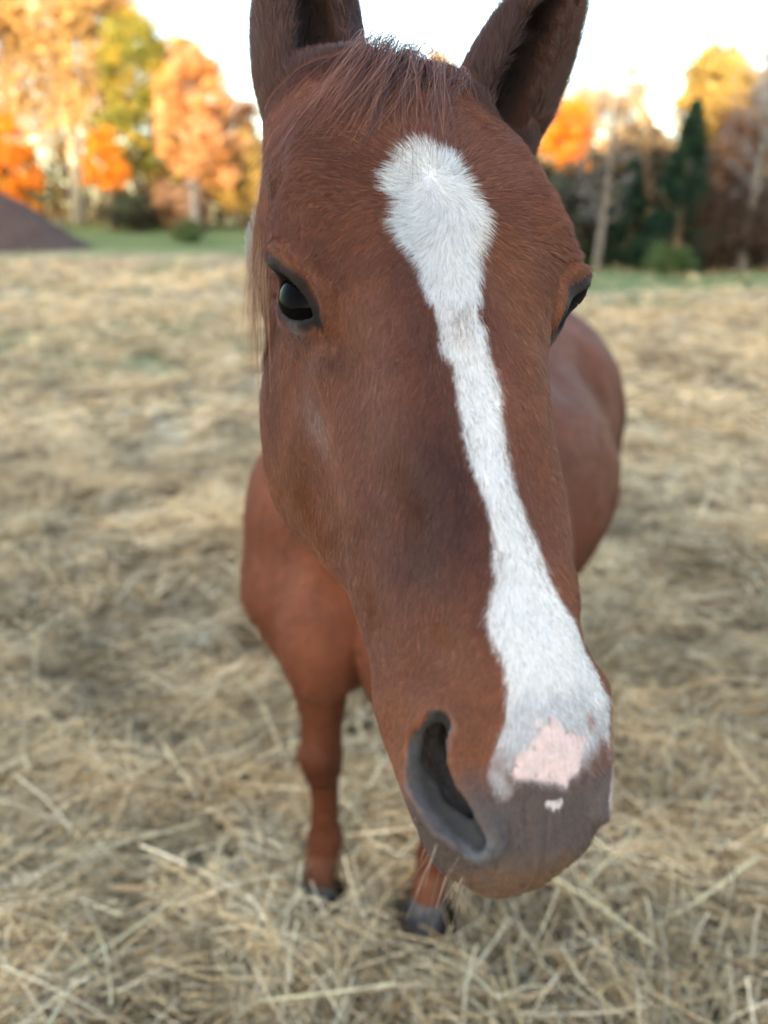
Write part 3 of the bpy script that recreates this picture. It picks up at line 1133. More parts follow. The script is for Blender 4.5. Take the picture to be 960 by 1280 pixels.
# forelock: long hairs from the poll falling between and beside the ears
def forelock():
    rg = np.random.default_rng(5)
    n = 680
    x = rg.random(n) ** 1.25
    l0 = -.033 + .078 * x
    s0 = .010 + rg.uniform(-.016, .014, n)
    root = np.stack([s0, l0, np.full(n, .004) + rg.uniform(-.006, .002, n)], 1)
    clump = np.floor(x * 26)
    cr = np.random.default_rng(9).random(40)[clump.astype(int)]
    cr2 = np.random.default_rng(10).normal(0, 1, 40)[clump.astype(int)]
    left = x < .62
    L = np.where(left, .042 + .095 * cr ** 1.6 * rg.uniform(.75, 1.1, n), .018 + .03 * cr * rg.uniform(.6, 1.2, n))
    dirl = np.where(left, -.06 - .44 * (1 - x / .62) ** 1.3 - .5 * (cr > .90) + .16 * cr2, -.1 + .35 * cr2) + rg.normal(0, .06, n)
    k = 9
    t = np.linspace(0, 1, k)
    S = np.zeros((n, k, 3))
    S[..., 0] = root[:, None, 0] + L[:, None] * (t ** 1.1)[None] * .95
    S[..., 1] = root[:, None, 1] + L[:, None] * dirl[:, None] * (t ** 1.25)[None]
    wob = rg.normal(0, .004, (n, 1)) * np.sin(t * 6 + rg.uniform(0, 6, (n, 1)))
    S[..., 1] += wob
    # ride on the surface
    flat = S.reshape(-1, 3)
    tb = np.interp(flat[:, 0], [-.018, -.008, 0, .02, .05, .10, .15, .2], [-.042, -.022, -.010, .003, .011, .02, .023, .024]) - np.abs(flat[:, 1]) ** 2 * 2.2
    arch = (.016 * np.sin(np.clip(t, 0, 1) ** .6 * math.pi) + .004)[None] * rg.uniform(.35, 1.35, (n, 1)) * np.clip(L / .085, .15, 1)[:, None]
    S[..., 2] = tb.reshape(n, k) + arch
    S[:, 0, 2] = tb.reshape(n, k)[:, 0] - .002
    W = (S.reshape(-1, 3) @ HEAD_R.T + HEAD_O).reshape(n, k, 3)
    R = np.full((n, k), .00016) * np.linspace(1, .35, k)[None]
    c = np.array([.21, .075, .048])[None] * rg.uniform(.5, 1.5, (n, 1))
    pale = rg.random(n) < .15
    c[pale] = np.array([.32, .17, .11]) * rg.uniform(.7, 1.2, (pale.sum(), 1))
    dk = rg.random(n) < .25
    c[dk] = np.array([.04, .018, .014])
    horse_part(make_curves('forelock', W, R, c, MANE))


forelock()


# mane: fair hairs hanging down on the far side of the neck, beside the cheek
def mane():
    rg = np.random.default_rng(6)
    n = 330
    x = rg.random(n)
    root = np.stack([.015 + .02 * x, -.050 - .030 * rg.random(n), -.115 - .09 * x], 1)
    Wr = from_head(root)
    tip = from_head(np.stack([.12 + .08 * rg.random(n), -.089 - .010 * rg.random(n), -.105 - .05 * x], 1))
    L = rg.uniform(.5, 1.15, n)
    k = 10
    t = np.linspace(0, 1, k)
    bend = from_head(np.stack([np.full(n, .075), np.full(n, -.086), -.105 - .055 * x], 1))
    T = (t[None] * L[:, None])[..., None]
    W = Wr[:, None] * (1 - T) ** 2 + 2 * bend[:, None] * T * (1 - T) + tip[:, None] * T ** 2
    W = W + rg.normal(0, .0035, (n, 1, 3)) * T
    W[..., 2] -= .02 * np.maximum(T[..., 0] - .6, 0)
    R = np.full((n, k), .00017) * np.linspace(1, .4, k)[None]
    c = np.array([.33, .18, .085])[None] * rg.uniform(.45, 1.3, (n, 1))
    horse_part(make_curves('mane', W, R, c, MANE))


mane()


def tail():
    rg = np.random.default_rng(12)
    n, k = 600, 10
    t = np.linspace(0, 1, k)
    a = rg.normal(0, 1, (n, 2))
    L = rg.uniform(.55, 1, n)[:, None]
    B = np.zeros((n, k, 3))
    B[..., 0] = a[:, :1] * (.012 + .030 * np.sin(t * 2.4))[None]
    B[..., 1] = 1.44 + .10 * np.sin(np.minimum(t * 3.2, 1.6))[None] + a[:, 1:] * (.010 + .022 * t)[None]
    B[..., 2] = 1.02 - L * (.68 * t ** 1.15)[None] + .05 * np.sin(np.minimum(t * 6, 3.1))[None]
    W = from_body(B.reshape(-1, 3)).reshape(n, k, 3)
    R = np.full((n, k), .0007) * np.linspace(1, .4, k)[None]
    horse_part(make_curves('tail', W, R, np.array([.14, .055, .03])[None] * rg.uniform(.5, 1.5, (n, 1)), MANE))


tail()


# whiskers on the lips and lashes
def whiskers():
    rg = np.random.default_rng(8)
    pts = []
    n = 110
    s = rg.uniform(.50, .562, n); sd_ = np.where(rg.random(n) < .6, -1, 1)
    l = sd_ * rg.uniform(.025, .052, n); b = rg.uniform(-.05, -.02, n)
    q = np.stack([s, l, b], 1)
    ndw = np.full(n, 1.0); qa = q.copy(); qa[:, 1] = np.abs(qa[:, 1]); ch = nostril_chain(1)
    for (a, ra), (b_, rb) in zip(ch[:-1], ch[1:]):
        ndw = np.minimum(ndw, cap(qa, a, b_, ra, rb))
    q = q[ndw > .009]; n = len(q)
    p = project(horse_f, from_head(q), 6, .01)
    hq = to_head(p); hq[:, 1] = np.abs(hq[:, 1]); ndw = np.full(len(p), 1.0)
    for (a, ra), (b_, rb) in zip(ch[:-1], ch[1:]):
        for of in (0, -.010, -.018):
            ndw = np.minimum(ndw, cap(hq, np.array(a) + of, np.array(b_) + of, ra, rb))
    p = p[ndw > .006]; n = len(p)
    g = grad(horse_f, p); g /= np.linalg.norm(g, axis=1, keepdims=True)
    d = g + rg.normal(0, .3, g.shape) + np.array([0, 0, -.5])
    L = rg.uniform(.008, .024, n)
    t = np.linspace(0, 1, 5)
    W = p[:, None] + d[:, None] * (t * 1.0)[None, :, None] * L[:, None, None]
    W[..., 2] -= (t ** 2 * .25)[None] * L[:, None]
    R = np.full((n, 5), .00013) * np.linspace(1, .3, 5)[None]
    c = np.array([.45, .36, .28])[None] * rg.uniform(.3, 1.3, (n, 1))
    horse_part(make_curves('whisker', W, R, c, MANE))
    # lashes of both eyes
    W = []; 
    for sg in (-1, 1):
        F = (EYE_FL if sg > 0 else EYE_F).copy(); cc = (EYE_CL if sg > 0 else EYE_C).copy()
        if sg < 0:
            F[1] *= -1; cc[1] *= -1
        m = 60
        a = rg.uniform(-.95, .45, m)
        for x in a:
            y = LIDUP * .0112 * (1 - x * x)
            base = np.array([x * .020, y, math.sqrt(max(.0248 ** 2 - (x * .017) ** 2 - y * y, 1e-6)) * .93])
            dr = np.array([x * .5 - .25, LIDUP * -.10, 1.0]) + rg.normal(0, .15, 3)
            st = base[None] + dr[None] * (np.linspace(0, 1, 5) * rg.uniform(.007, .013))[:, None]
            st[:, 1] -= LIDUP * np.linspace(0, 1, 5) ** 2 * .0035
            W.append(from_head(cc + st @ F.T))
    W = np.array(W)
    R = np.full(W.shape[:2], .00016) * np.linspace(1, .3, 5)[None]
    horse_part(make_curves('eyelash', W, R, np.full((len(W), 3), .012), MANE))


whiskers()
print('horse done', round(time.time() - T0, 1))


# ------------------------------------------------------------------ ground
HOOF_L = from_body([(.125 - LEFT_FORE[0], -.05 + LEFT_FORE[1], 0)])[0]
HOOF_R = from_body([(-.125, -.05 + RIGHT_FORE[1], 0)])[0]


def ground_z(x, y):
    x = np.asarray(x, float); y = np.asarray(y, float)
    r = np.hypot(x, y)
    p = np.stack([x, y, np.zeros_like(x)], 1)
    z = .055 * fbm(p * 1.4 + 3, 2) + .045 * vnoise(p * 4.1) + .016 * vnoise(p * 10.3) * np.exp(-r / 4) - .03
    z = z * np.exp(-r / 30) + .10 * fbm(p * .25, 2) * sstep(4, 14, r)
    z = z - (z + .03) * np.exp(-(((x - HOOF_L[0]) / .15) ** 2 + ((y - HOOF_L[1]) / .15) ** 2)) - (z + .02) * .8 * np.exp(-(((x - HOOF_R[0]) / .13) ** 2 + ((y - HOOF_R[1]) / .13) ** 2))
    z = z + 1.5 * sstep(20, 62, y) * sstep(12, -14, x)                 # the meadow rises a little at the far left
    z = z + 16.0 * sstep(-14, -44, y)                                  # hill added out of view behind the camera to block the low sun
    return z


def make_ground():
    ys = np.r_[np.linspace(-90, -10, 40), np.linspace(-9, .3, 24), np.linspace(.4, 6, 190), 6 * (900 / 6) ** (np.linspace(0, 1, 120)[1:])]
    xs = np.sinh(np.linspace(-1, 1, 281) * 6.2) / math.sinh(6.2) * 900
    X, Y = np.meshgrid(xs, ys)
    Z = ground_z(X.ravel(), Y.ravel())
    V = np.stack([X.ravel(), Y.ravel(), Z], 1)
    ny, nx = X.shape
    i = np.arange(ny - 1)[:, None] * nx + np.arange(nx - 1)[None]
    Q = np.stack([i, i + 1, i + nx + 1, i + nx], -1).reshape(-1, 4)
    me = mesh_np('ground', V, Q.ravel(), np.full(len(Q), 4))
    x, y = V[:, 0], V[:, 1]
    p = np.stack([x, y, np.zeros_like(x)], 1)
    g = np.zeros(len(V))
    g = np.maximum(g, sstep(27, 36, y + 3 * fbm(p * .2, 2)) * sstep(4, -2, x))
    g = np.maximum(g, sstep(15.5, 18.5, y - .15 * x + 1.2 * fbm(p * .3, 2)) * sstep(2, 5, x))
    g = np.maximum(g, .75 * sstep(.35, .75, fbm(p * .55 + 40, 3)) * sstep(5, 9, y))
    g = np.maximum(g, sstep(-6, -12, y))
    c = np.zeros((len(V), 3)); c[:, 0] = g
    c[:, 1] = sstep(2.6, 6.5, np.hypot(x, y))                       # darker near ramp paints the gaps' shade under the straws; paler further out
    col_attr(me, 'cover', c)
    m, nt, pr, out = new_mat('hay_field')
    geo = nt.nodes.new('ShaderNodeNewGeometry'); pos = geo.outputs['Position']
    mp = nd(nt, 'ShaderNodeMapping'); mp.inputs['Scale'].default_value = (1, .55, 1)
    nt.links.new(pos, mp.inputs['Vector'])
    n1 = noise_tex(nt, mp.outputs[0], .8, 5, .6)
    n2 = noise_tex(nt, pos, 5.0, 6, .65)
    n3 = noise_tex(nt, pos, 45.0, 5, .7)
    hay = ramp(nt, n2, [(.30, (.09, .065, .035)), (.46, (.25, .185, .11)), (.62, (.47, .38, .25)), (.85, (.58, .49, .35))])
    hay2 = ramp(nt, n2, [(.30, (.20, .15, .085)), (.44, (.42, .33, .20)), (.60, (.64, .53, .36)), (.8, (.74, .64, .46))])
    cv = nd(nt, 'ShaderNodeAttribute', attribute_name='cover')
    sep = nt.nodes.new('ShaderNodeSeparateColor')
    nt.links.new(cv.outputs['Color'], sep.inputs[0])
    hay = mixc(nt, hay, hay2, sep.outputs[1])
    br = ramp(nt, n1, [(.34, (.42, .38, .34)), (.58, (1.08, 1.06, 1.02))])
    hay = mixc(nt, hay, br, .9, 'MULTIPLY')
    f3 = ramp(nt, n3, [(.3, (.45, .43, .4)), (.65, (1.1, 1.1, 1.1))])
    hay = mixc(nt, hay, f3, .8, 'MULTIPLY')
    gn = ramp(nt, n2, [(.3, (.075, .12, .045)), (.7, (.20, .24, .10))])
    c = mixc(nt, hay, gn, sep.outputs[0])
    nt.links.new(c, pr.inputs['Base Color'])
    pr.inputs['Roughness'].default_value = .9
    pr.inputs['Specular IOR Level'].default_value = .1
    b = nd(nt, 'ShaderNodeBump', Strength=.8, Distance=.05)
    nt.links.new(n2, b.inputs['Height']); nt.links.new(b.outputs[0], pr.inputs['Normal'])
    link_mesh('ground', me, m, kind='structure')


make_ground()


# ------------------------------------------------------------------ loose hay lying over the field
def make_hay():
    rg = np.random.default_rng(21)
    k = 7
    Ps, Rs, Cs = [], [], []

    def batch(n, y0, y1, len_, rad, lay, side, dens_noise=True, dark=0):
        u = rg.random(n * 2)
        y = y0 + (y1 - y0) * u
        half = .62 * y + side
        x = rg.uniform(-1, 1, len(y)) * half
        keep = rg.random(len(y)) < half / half.max()
        p3 = np.stack([x, y, np.zeros_like(x)], 1)
        if dens_noise:
            keep &= rg.random(len(y)) < np.clip(.58 + 1.15 * fbm(p3 * 2.6 + 11, 3), .16, 1)
        keep &= ((x - HOOF_L[0]) / .085) ** 2 + ((y - HOOF_L[1] + .04) / .10) ** 2 > rg.uniform(.6, 1.1, len(x))
        keep &= ~((((y > 15.5 + .15 * x) & (x > 3.5)) | ((y > 28) & (x < 2))) & (rg.random(len(x)) < .85))    # mown green edges
        x, y = x[keep][:n], y[keep][:n]
        m = len(x)
        p3 = np.stack([x, y, np.zeros(m)], 1)
        yaw = 2.6 * fbm(p3 * 1.1 + 70, 2) + rg.normal(0, .85, m)
        pitch = rg.normal(.04, .22, m)
        L = rg.uniform(*len_, m) * np.where(rg.random(m) < .12, 1.6, 1)
        t = np.linspace(-.5, .5, k)
        d = np.stack([np.cos(yaw) * np.cos(pitch), np.sin(yaw) * np.cos(pitch), np.sin(pitch)], 1)
        sd_ = np.stack([-np.sin(yaw), np.cos(yaw), np.zeros(m)], 1)
        bend = rg.normal(0, .22, m); bendz = rg.normal(.10, .20, m)
        hgt = lay * rg.random(m) ** 1.3
        z = ground_z(x, y) + hgt + .004 + np.abs(np.sin(pitch)) * L * .35
        W = p3[:, None] + d[:, None] * (t[None] * L[:, None])[..., None] + sd_[:, None] * (bend[:, None] * (t[None] ** 2 - .08) * L[:, None])[..., None]
        kink = rg.normal(0, .10, (m, 1)) * np.maximum(t - rg.uniform(-.2, .3, (m, 1)), 0) * L[:, None]
        W += sd_[:, None] * kink[..., None]
        W[..., 2] += z[:, None] - bendz[:, None] * t[None] ** 2 * L[:, None] * 1.2
        gz = ground_z(W[..., 0].ravel(), W[..., 1].ravel()).reshape(m, k)
        W[..., 2] = np.maximum(W[..., 2], gz + .003 + hgt[:, None] * .25)
        # nothing lies over the hoof that stands clear
        hit = ((((W[..., 0] - HOOF_L[0]) / .060) ** 2 + ((W[..., 1] - HOOF_L[1] + .035) / .075) ** 2) < 1).any(1)
        hit |= ((((W[..., 0] - HOOF_R[0]) / .045) ** 2 + ((W[..., 1] - HOOF_R[1] + .02) / .055) ** 2) < 1).any(1)
        W[hit, :, 2] -= .25
        r = rg.uniform(*rad, m)
        R = r[:, None] * np.linspace(1, .55, k)[None]
        sel = rg.random(m)
        base = np.array([[.66, .49, .27], [.82, .69, .47], [.44, .29, .14], [.58, .48, .32], [.13, .085, .04]])
        ci = np.searchsorted([.33, .55, .73, .85], sel)
        c = base[ci] * (1 + .12 * sstep(2, 6, y))[:, None] * rg.uniform(.62, 1.18, (m, 1))
        gap_dark = (rg.random(m) < .75) & (hgt < lay * .35)                  # low straws darkened, the shade deep in the layer put into their colour
        c[gap_dark] = np.array([.105, .070, .033]) * rg.uniform(.5, 1.3, (gap_dark.sum(), 1))
        patch = fbm(p3 * .9 + 33, 2)
        c = c * (1 + .20 * patch + .30 * fbm(p3 * 5.5 + 90, 2))[:, None]
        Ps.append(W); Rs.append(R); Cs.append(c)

    batch(56000, .72, 2.3, (.05, .17), (.0007, .0014), .085, .35)
    batch(9000, .72, 2.3, (.10, .27), (.0010, .0020), .12, .35)
    batch(64000, 2.2, 5.2, (.06, .20), (.0010, .0020), .09, .4)
    batch(46000, 5.0, 14, (.10, .30), (.0020, .0042), .10, .6)
    batch(14000, 13, 30, (.2, .5), (.004, .009), .12, 1)
    # a few long stalks lying on top, seen plainly in the foreground
    stalks = [((.33, 1.33), (.545, 1.10), .0032), ((-.62, 1.05), (-.34, 1.33), .0028), ((.50, 1.16), (.86, 1.36), .0026), ((-.30, 1.08), (-.16, 1.22), .0026),
              ((-.5, 1.0), (-.62, 1.22), .0024), ((.02, 1.02), (-.22, .97), .0024), ((.62, 1.5), (.44, 1.28), .0024), ((-.45, 1.5), (-.7, 1.38), .0024),
              ((.10, 1.10), (.22, .99), .0026), ((-.80, 1.28), (-.52, 1.17), .0026)]
    for (x0, y0), (x1, y1), r in stalks:
        t = np.linspace(0, 1, k)
        x = x0 + (x1 - x0) * t + .012 * np.sin(t * 4); y = y0 + (y1 - y0) * t
        z = ground_z(x, y).max() + .085 + .02 * t
        Ps.append(np.stack([x, y, z], 1)[None]); Rs.append(np.full((1, k), r)); Cs.append(np.array([[.66, .58, .36]]))
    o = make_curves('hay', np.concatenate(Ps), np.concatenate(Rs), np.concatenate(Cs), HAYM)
    o['kind'] = 'stuff'
    o['label'] = 'loose dry hay scattered over the whole field'


make_hay()
print('hay', round(time.time() - T0, 1))


# ------------------------------------------------------------------ trees
def leaf_mat():
    m, nt, p, out = new_mat('autumn_leaf')
    col = attr_color(nt, 'tint')
    nt.links.new(col, p.inputs['Base Color'])
    p.inputs['Roughness'].default_value = .6
    p.inputs['Specular IOR Level'].default_value = .2
    tr = nt.nodes.new('ShaderNodeBsdfTranslucent')
    nt.links.new(col, tr.inputs[0])
    mx = nt.nodes.new('ShaderNodeMixShader')
    mx.inputs[0].default_value = .28
    nt.links.new(p.outputs[0], mx.inputs[1]); nt.links.new(tr.outputs[0], mx.inputs[2])
    nt.links.new(mx.outputs[0], out.inputs['Surface'])
    return m


def bark_mat(name, a, b):
    m, nt, p, out = new_mat(name)
    g = nt.nodes.new('ShaderNodeTexCoord')
    mp = nd(nt, 'ShaderNodeMapping'); mp.inputs['Scale'].default_value = (6, 6, 1.2)
    nt.links.new(g.outputs['Object'], mp.inputs['Vector'])
    f = noise_tex(nt, mp.outputs[0], 2.5, 6)
    nt.links.new(ramp(nt, f, [(.35, a), (.65, b)]), p.inputs['Base Color'])
    p.inputs['Roughness'].default_value = .85
    bm = nd(nt, 'ShaderNodeBump', Strength=.6, Distance=.03)
    nt.links.new(f, bm.inputs['Height']); nt.links.new(bm.outputs[0], p.inputs['Normal'])
    return m


LEAF = leaf_mat()
BARK = {'brown': bark_mat('brown_bark', (.07, .05, .04), (.16, .12, .09)),
        'grey': bark_mat('grey_bark', (.07, .066, .062), (.15, .14, .13)),
        'pale': bark_mat('pale_bark', (.42, .36, .28), (.62, .54, .42))}


def leaf_cloud(name, pts, size, cols, rg, elong=1.4):
    n = len(pts)
    a = rg.normal(0, 1, (n, 3)); a /= np.linalg.norm(a, axis=1, keepdims=True)
    b = np.cross(a, rg.normal(0, 1, (n, 3))); b /= np.maximum(np.linalg.norm(b, axis=1, keepdims=True), 1e-6)
    s = size * rg.uniform(.6, 1.3, n)[:, None]
    V = np.stack([pts - a * s * elong, pts + b * s * .6 + a * s * .1, pts + a * s * elong, pts - b * s * .6 + a * s * .1], 1).reshape(-1, 3)
    me = mesh_np(name, V, np.arange(n * 4), np.full(n, 4), smooth=False)
    col_attr(me, 'tint', cols, 'FACE')
    return me


def limb_tubes(h, r0, rg, nl, spread, crown0):
    Vs, Ls, Ss = [], [], []

    def add(pts, rad, seg):
        V, l, s = tube_mesh('t', pts, rad, seg)
        o = sum(len(v) for v in Vs)
        Vs.append(np.array(V)); Ls.append(np.array(l) + o); Ss.append(np.array(s))
    t = np.linspace(0, 1, 8)
    sway = rg.normal(0, .02 * h, 2)
    trunk = np.stack([sway[0] * np.sin(t * 2), sway[1] * np.sin(t * 2.6), t * h * .93], 1)
    trunk[0, 2] = -.4
    add(trunk, r0 * (1 - .85 * t) * np.where(t == 0, 1.25, 1), 9)
    for i in range(nl):
        f = crown0 + (.92 - crown0) * (i + rg.random()) / nl
        st = np.array([np.interp(f, t, trunk[:, 0]), np.interp(f, t, trunk[:, 1]), f * h * .93])
        az = i * 2.4 + rg.normal(0, .4)
        ln = spread * (1.05 - .7 * abs(f - .45)) * rg.uniform(.6, 1)
        u = np.linspace(0, 1, 5)
        pts = st + np.stack([np.cos(az) * ln * u, np.sin(az) * ln * u, ln * (.25 * u + .45 * u ** 2)], 1)
        add(pts, r0 * .34 * (1.1 - f) ** .6 * (1 - .85 * u) + .008, 5)
    return np.concatenate(Vs), np.concatenate(Ls), np.concatenate(Ss)


def make_tree(name, label, loc, h, w, tints, n=2600, leaf=.13, trunk=.16, bark='brown', crown0=.25, shape='round', clumps=80, seed=0, group=None, limbs=14, fill=1.0):
    rg = np.random.default_rng(1000 + seed)
    x, y = loc
    z = float(ground_z([x], [y])[0])
    t = empty(name, (x, y, z), label, 'tree', group)
    V, l, s = limb_tubes(h, trunk, rg, limbs, w * .85, crown0)
    link_mesh('trunk', mesh_np('trunk', V, l, s), BARK[bark], t)
    if n:
        if shape == 'cone':
            f = rg.random(clumps * 3) ** .75
            cz = h * (crown0 * .3 + (1 - crown0 * .3) * f)
            rr = w * (1.02 - f) * np.sqrt(rg.uniform(.25, 1, len(f)))
            cl = np.stack([np.zeros(len(f))] * 3, 1)
            az = rg.uniform(0, 2 * math.pi, len(f))
            cl = np.stack([rr * np.cos(az), rr * np.sin(az), cz - rr * .15], 1)
            cr = .10 * w + .16 * w * (1 - f)
        else:
            m = clumps
            d = rg.normal(0, 1, (m, 3)); d /= np.linalg.norm(d, axis=1, keepdims=True)
            d *= rg.uniform(.35, 1, (m, 1)) ** .6
            c0 = h * (crown0 + 1) / 2; hz = h * (1 - crown0) / 2
            cl = d * np.array([w, w, hz]) + np.array([0, 0, c0])
            tap = 1 - .35 * np.clip((cl[:, 2] - c0) / hz, -1, 1)
            cl[:, :2] *= tap[:, None]
            cr = rg.uniform(.24, .46, m) * w
        ix = rg.integers(0, len(cl), n)
        n = int(n * 3.0); leaf = leaf * .60
        ix = rg.integers(0, len(cl), n)
        g = rg.normal(0, 1, (n, 3)); g /= np.linalg.norm(g, axis=1, keepdims=True)
        g *= rg.random((n, 1)) ** .45
        pts = cl[ix] + g * cr[ix][:, None] * np.array([1, 1, .75])
        tints = np.array(tints)
        ct = tints[rg.integers(0, len(tints), len(cl))] * rg.uniform(.75, 1.2, (len(cl), 1))
        cols = np.clip(.74 * ct[ix] * rg.uniform(.7, 1.3, (n, 1)), 0, .9)
        link_mesh('crown', leaf_cloud('crown', pts, leaf, cols, rg), LEAF, t)
    return t


GOLD = [(.70, .45, .17), (.74, .50, .22), (.62, .37, .12)]
ORNG = [(.80, .27, .02), (.82, .34, .03), (.70, .22, .02)]
OLIV = [(.34, .32, .05), (.46, .36, .06), (.24, .25, .05)]
PEAC = [(.74, .38, .16), (.78, .42, .20), (.64, .30, .10)]
CONI = [(.020, .055, .034), (.028, .07, .04), (.015, .04, .028)]
RUST = [(.30, .16, .09), (.24, .13, .08), (.36, .22, .13)]
TANN = [(.52, .36, .18), (.46, .32, .17), (.58, .44, .26)]
DARK = [(.035, .05, .028), (.055, .045, .03), (.04, .06, .035)]
YELL = [(.58, .39, .11), (.62, .42, .13), (.46, .34, .10)]
GREY_ = [(.22, .22, .25), (.27, .26, .28)]

trees = [
    # far left, tall
    ('maple_tree', 'tall golden tree with a pale trunk at the left edge of the field', (-24.5, 52), 19, 5.0, GOLD, dict(bark='pale', trunk=.40, n=7500, leaf=.20, clumps=130, crown0=.18)),
    ('maple_tree', 'tallest golden tree behind the bright orange one, second from the left edge', (-20.0, 54), 20, 4.8, GOLD, dict(bark='pale', trunk=.42, n=7500, leaf=.20, clumps=130, crown0=.2)),
    ('maple_tree', 'slim golden tree with a pale trunk, right beside the olive tree', (-17.2, 55), 17, 2.8, GOLD, dict(bark='pale', trunk=.42, n=3200, leaf=.20, crown0=.3)),
    ('maple_tree', 'small vivid orange tree low behind the dirt mound', (-20.9, 47), 6.2, 1.5, ORNG, dict(n=2600, leaf=.15, crown0=.12)),
    ('maple_tree', 'bright orange rounded bush below the olive tree', (-15.9, 48), 5.6, 1.15, ORNG, dict(n=1700, leaf=.14, crown0=.35)),
    ('oak_tree', 'olive green and yellow tree right of the tall golden trees', (-14.8, 52), 12.2, 2.3, OLIV, dict(n=4200, leaf=.18, crown0=.15)),
    ('oak_tree', 'low olive bush at the left edge beside the vivid orange tree', (-23.0, 47), 5.6, 1.7, OLIV, dict(n=2200, leaf=.15, crown0=.05)),
    ('maple_tree', 'peach orange tree left of the horse and right of the olive tree', (-10.9, 50), 10.4, 2.3, PEAC, dict(n=4200, leaf=.17, crown0=.2)),
    ('maple_tree', 'small rust orange tree beside the horse at the left ear', (-8.9, 52), 5.8, 1.7, YELL, dict(n=2200, leaf=.16, crown0=.15)),
    ('birch_tree', 'bare grey trunk standing at the meadow edge under the peach tree', (-10.6, 46), 3.2, .5, GREY_, dict(n=60, leaf=.08, bark='grey', trunk=.34, limbs=5)),
    ('shrub', 'dark green shrub beneath the olive tree', (-14.3, 47), 2.3, 1.6, DARK, dict(n=1500, leaf=.13, crown0=.0, trunk=.06)),
    ('shrub', 'dark brown shrub beneath the peach tree', (-11.9, 48), 2.6, 1.7, RUST, dict(n=1500, leaf=.13, crown0=.0, trunk=.06)),
    ('shrub', 'low green shrub standing alone on the meadow left of the horse', (-9.6, 40), 1.0, .75, [(.10, .16, .06), (.14, .19, .07)], dict(n=900, leaf=.08, crown0=.0, trunk=.04)),
    # behind the head
    ('oak_tree', 'tan tree behind the horse\'s head between the ears', (-2.5, 50), 8.0, 2.4, TANN, dict(n=2600, leaf=.17, crown0=.15)),
    ('oak_tree', 'yellow topped tree behind the horse\'s poll', (2.6, 46), 9.8, 2.0, YELL, dict(n=2600, leaf=.16, crown0=.2)),
    # right
    ('maple_tree', 'vivid orange tree just right of the horse\'s ear', (7.9, 36), 6.6, 1.15, ORNG, dict(n=2600, leaf=.12, crown0=.42)),
    ('oak_tree', 'tan tree below and behind the orange tree on the right', (7.0, 37), 5.2, 1.7, TANN, dict(n=2600, leaf=.14, crown0=.1)),
    ('oak_tree', 'pale beige thin tree right of the orange tree', (9.7, 34), 7.4, .95, TANN, dict(n=1100, leaf=.11, crown0=.35, bark='grey')),
    ('oak_tree', 'gold topped tree standing above the dark conifer', (11.6, 30), 7.6, 1.35, YELL, dict(n=2600, leaf=.12, crown0=.50, bark='grey')),
    ('spruce_tree', 'dark green conifer at the right side of the field', (9.6, 26.5), 5.0, 1.5, CONI, dict(n=5200, leaf=.10, crown0=.1, shape='cone')),
    ('spruce_tree', 'shorter dark conifer half hidden left of the taller conifer', (8.5, 28.5), 3.7, 1.3, CONI, dict(n=3600, leaf=.10, crown0=.1, shape='cone')),
    ('oak_tree', 'rust brown bushy tree right of the dark conifer', (12.0, 28), 5.2, 1.6, RUST, dict(n=2800, leaf=.12, crown0=.1, bark='grey')),
    ('birch_tree', 'pale grey bare trunk in front of the rust tree at the right edge', (11.1, 25), 6.6, 1.2, GREY_, dict(n=260, leaf=.08, bark='grey', trunk=.16, limbs=16)),
    ('birch_tree', 'slanting grey bare tree left of the dark conifer', (7.1, 27), 5.6, 1.0, GREY_, dict(n=220, leaf=.08, bark='grey', trunk=.15, limbs=16)),
    ('birch_tree', 'tall thin bare tree with bluish twigs at the right edge', (13.3, 28), 8.6, 1.3, GREY_, dict(n=1300, leaf=.10, bark='grey', trunk=.15, limbs=24, crown0=.45)),
    ('oak_tree', 'broad tan tree at the back between the orange tree and the conifer', (9.6, 40), 8.6, 2.2, TANN, dict(n=2600, leaf=.15, crown0=.1)),
    ('oak_tree', 'brown and tan tree at the back right behind the gold topped tree', (14.2, 37), 8.2, 2.4, TANN + RUST, dict(n=3000, leaf=.15, crown0=.1)),
    ('oak_tree', 'rust brown tree at the right edge behind the thin bare tree', (17.0, 35), 8.8, 2.5, RUST, dict(n=3000, leaf=.15, crown0=.1)),
    ('maple_tree', 'golden tree at the back between the olive tree and the peach tree', (-14.4, 58), 12.0, 2.6, GOLD, dict(n=3600, leaf=.18, crown0=.12, bark='grey')),
    ('maple_tree', 'peach tree at the back beside the horse\'s left ear', (-9.9, 58), 8.6, 2.5, PEAC, dict(n=3200, leaf=.18, crown0=.1)),
    ('shrub', 'dark brown thicket right of the conifer at the meadow edge', (10.9, 25.5), 2.6, 1.4, [(.075, .045, .035), (.09, .06, .045)], dict(n=1900, leaf=.10, crown0=.0, trunk=.05)),
    ('shrub', 'dark green thicket between the horse and the conifer', (6.4, 29), 2.6, 1.6, DARK, dict(n=1900, leaf=.10, crown0=.0, trunk=.05)),
    ('shrub', 'small bright green shrub in the grass before the conifer', (8.3, 23.5), .9, .7, [(.09, .15, .05), (.12, .18, .07)], dict(n=800, leaf=.07, crown0=.0, trunk=.03)),
]
for k, (nm, lab, loc, h, w, tint, kw) in enumerate(trees):
    make_tree(nm, lab, loc, h, w, tint, seed=k, **kw)


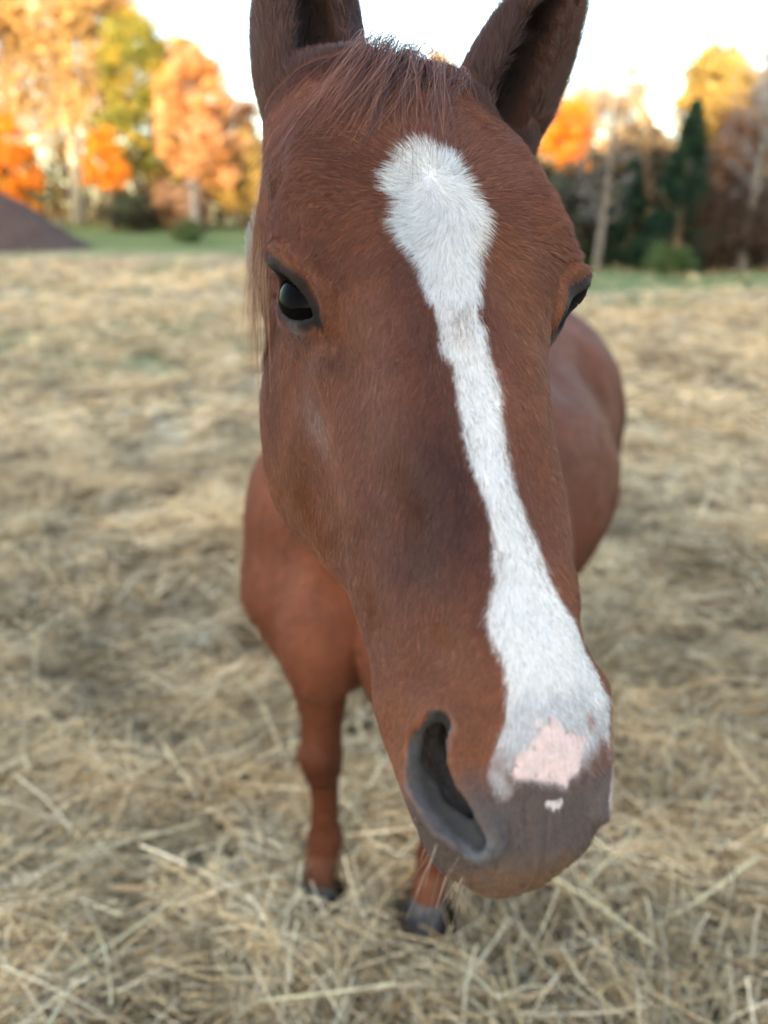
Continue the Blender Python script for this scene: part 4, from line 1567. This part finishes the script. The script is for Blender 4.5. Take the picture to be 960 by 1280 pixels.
# the wood behind them that reads as one mass
def make_wood():
    rg = np.random.default_rng(77)
    pts, cols = [], []
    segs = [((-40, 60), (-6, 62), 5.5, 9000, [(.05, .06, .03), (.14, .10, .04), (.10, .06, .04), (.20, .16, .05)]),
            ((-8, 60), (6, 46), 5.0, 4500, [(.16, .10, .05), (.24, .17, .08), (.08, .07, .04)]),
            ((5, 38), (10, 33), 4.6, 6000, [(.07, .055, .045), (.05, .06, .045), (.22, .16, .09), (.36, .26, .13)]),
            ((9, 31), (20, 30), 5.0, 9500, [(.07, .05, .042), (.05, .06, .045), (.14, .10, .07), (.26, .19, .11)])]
    for a, b, hh, n, tn in segs:
        t = rg.random(n)
        a, b = np.array(a, float), np.array(b, float)
        d = (b - a) / np.linalg.norm(b - a); pn = np.array([-d[1], d[0]])
        xy = a + (b - a) * t[:, None] + pn * rg.normal(0, 1.3, n)[:, None]
        top = hh * (.72 + .35 * fbm(np.stack([xy[:, 0] * .5, xy[:, 1] * .5, np.zeros(n)], 1), 2))
        z = ground_z(xy[:, 0], xy[:, 1]) + top * rg.random(n) ** .8
        pts.append(np.c_[xy, z])
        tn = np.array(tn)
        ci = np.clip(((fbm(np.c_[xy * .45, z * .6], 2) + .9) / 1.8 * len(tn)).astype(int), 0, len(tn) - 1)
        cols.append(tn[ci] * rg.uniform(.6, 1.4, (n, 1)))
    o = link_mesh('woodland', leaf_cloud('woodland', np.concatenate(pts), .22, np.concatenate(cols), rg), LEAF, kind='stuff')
    o['label'] = 'dim wood and brush along the far edge of the field'


make_wood()


def make_mound():
    rg = np.random.default_rng(31)
    cx, cy = -16.8, 34.5
    nr, na = 26, 56
    V = []; loops = []; sizes = []
    z0 = float(ground_z([cx], [cy])[0]) - .1
    for i in range(nr + 1):
        f = i / nr
        for k in range(na):
            th = 2 * math.pi * k / na
            V.append((f * 5.0 * math.cos(th), f * 2.6 * math.sin(th), 0))
    V = np.array(V)
    f = np.hypot(V[:, 0] / 5.0, V[:, 1] / 2.6)
    V[:, 2] = 2.9 * np.maximum(np.exp(-(f * 1.45) ** 2) - .12, -.05) + .16 * fbm(V * 1.6, 3) * (1 - f)
    for i in range(nr):
        for k in range(na):
            loops += [i * na + k, (i + 1) * na + k, (i + 1) * na + (k + 1) % na, i * na + (k + 1) % na]; sizes.append(4)
    me = mesh_np('dirt_mound', V, loops, sizes)
    m, nt, p, out = new_mat('dark_soil')
    g = nt.nodes.new('ShaderNodeNewGeometry')
    n = noise_tex(nt, g.outputs['Position'], 3, 7, .65)
    nt.links.new(ramp(nt, n, [(.3, (.030, .020, .019)), (.7, (.070, .047, .044))]), p.inputs['Base Color'])
    p.inputs['Roughness'].default_value = .95
    b = nd(nt, 'ShaderNodeBump', Strength=.8, Distance=.08)
    nt.links.new(n, b.inputs['Height']); nt.links.new(b.outputs[0], p.inputs['Normal'])
    o = link_mesh('dirt_mound', me, m)
    o.location = (cx, cy, z0)
    o['label'] = 'dark brown heap of soil at the left edge of the meadow'
    o['category'] = 'mound'


make_mound()
print('all', round(time.time() - T0, 1))
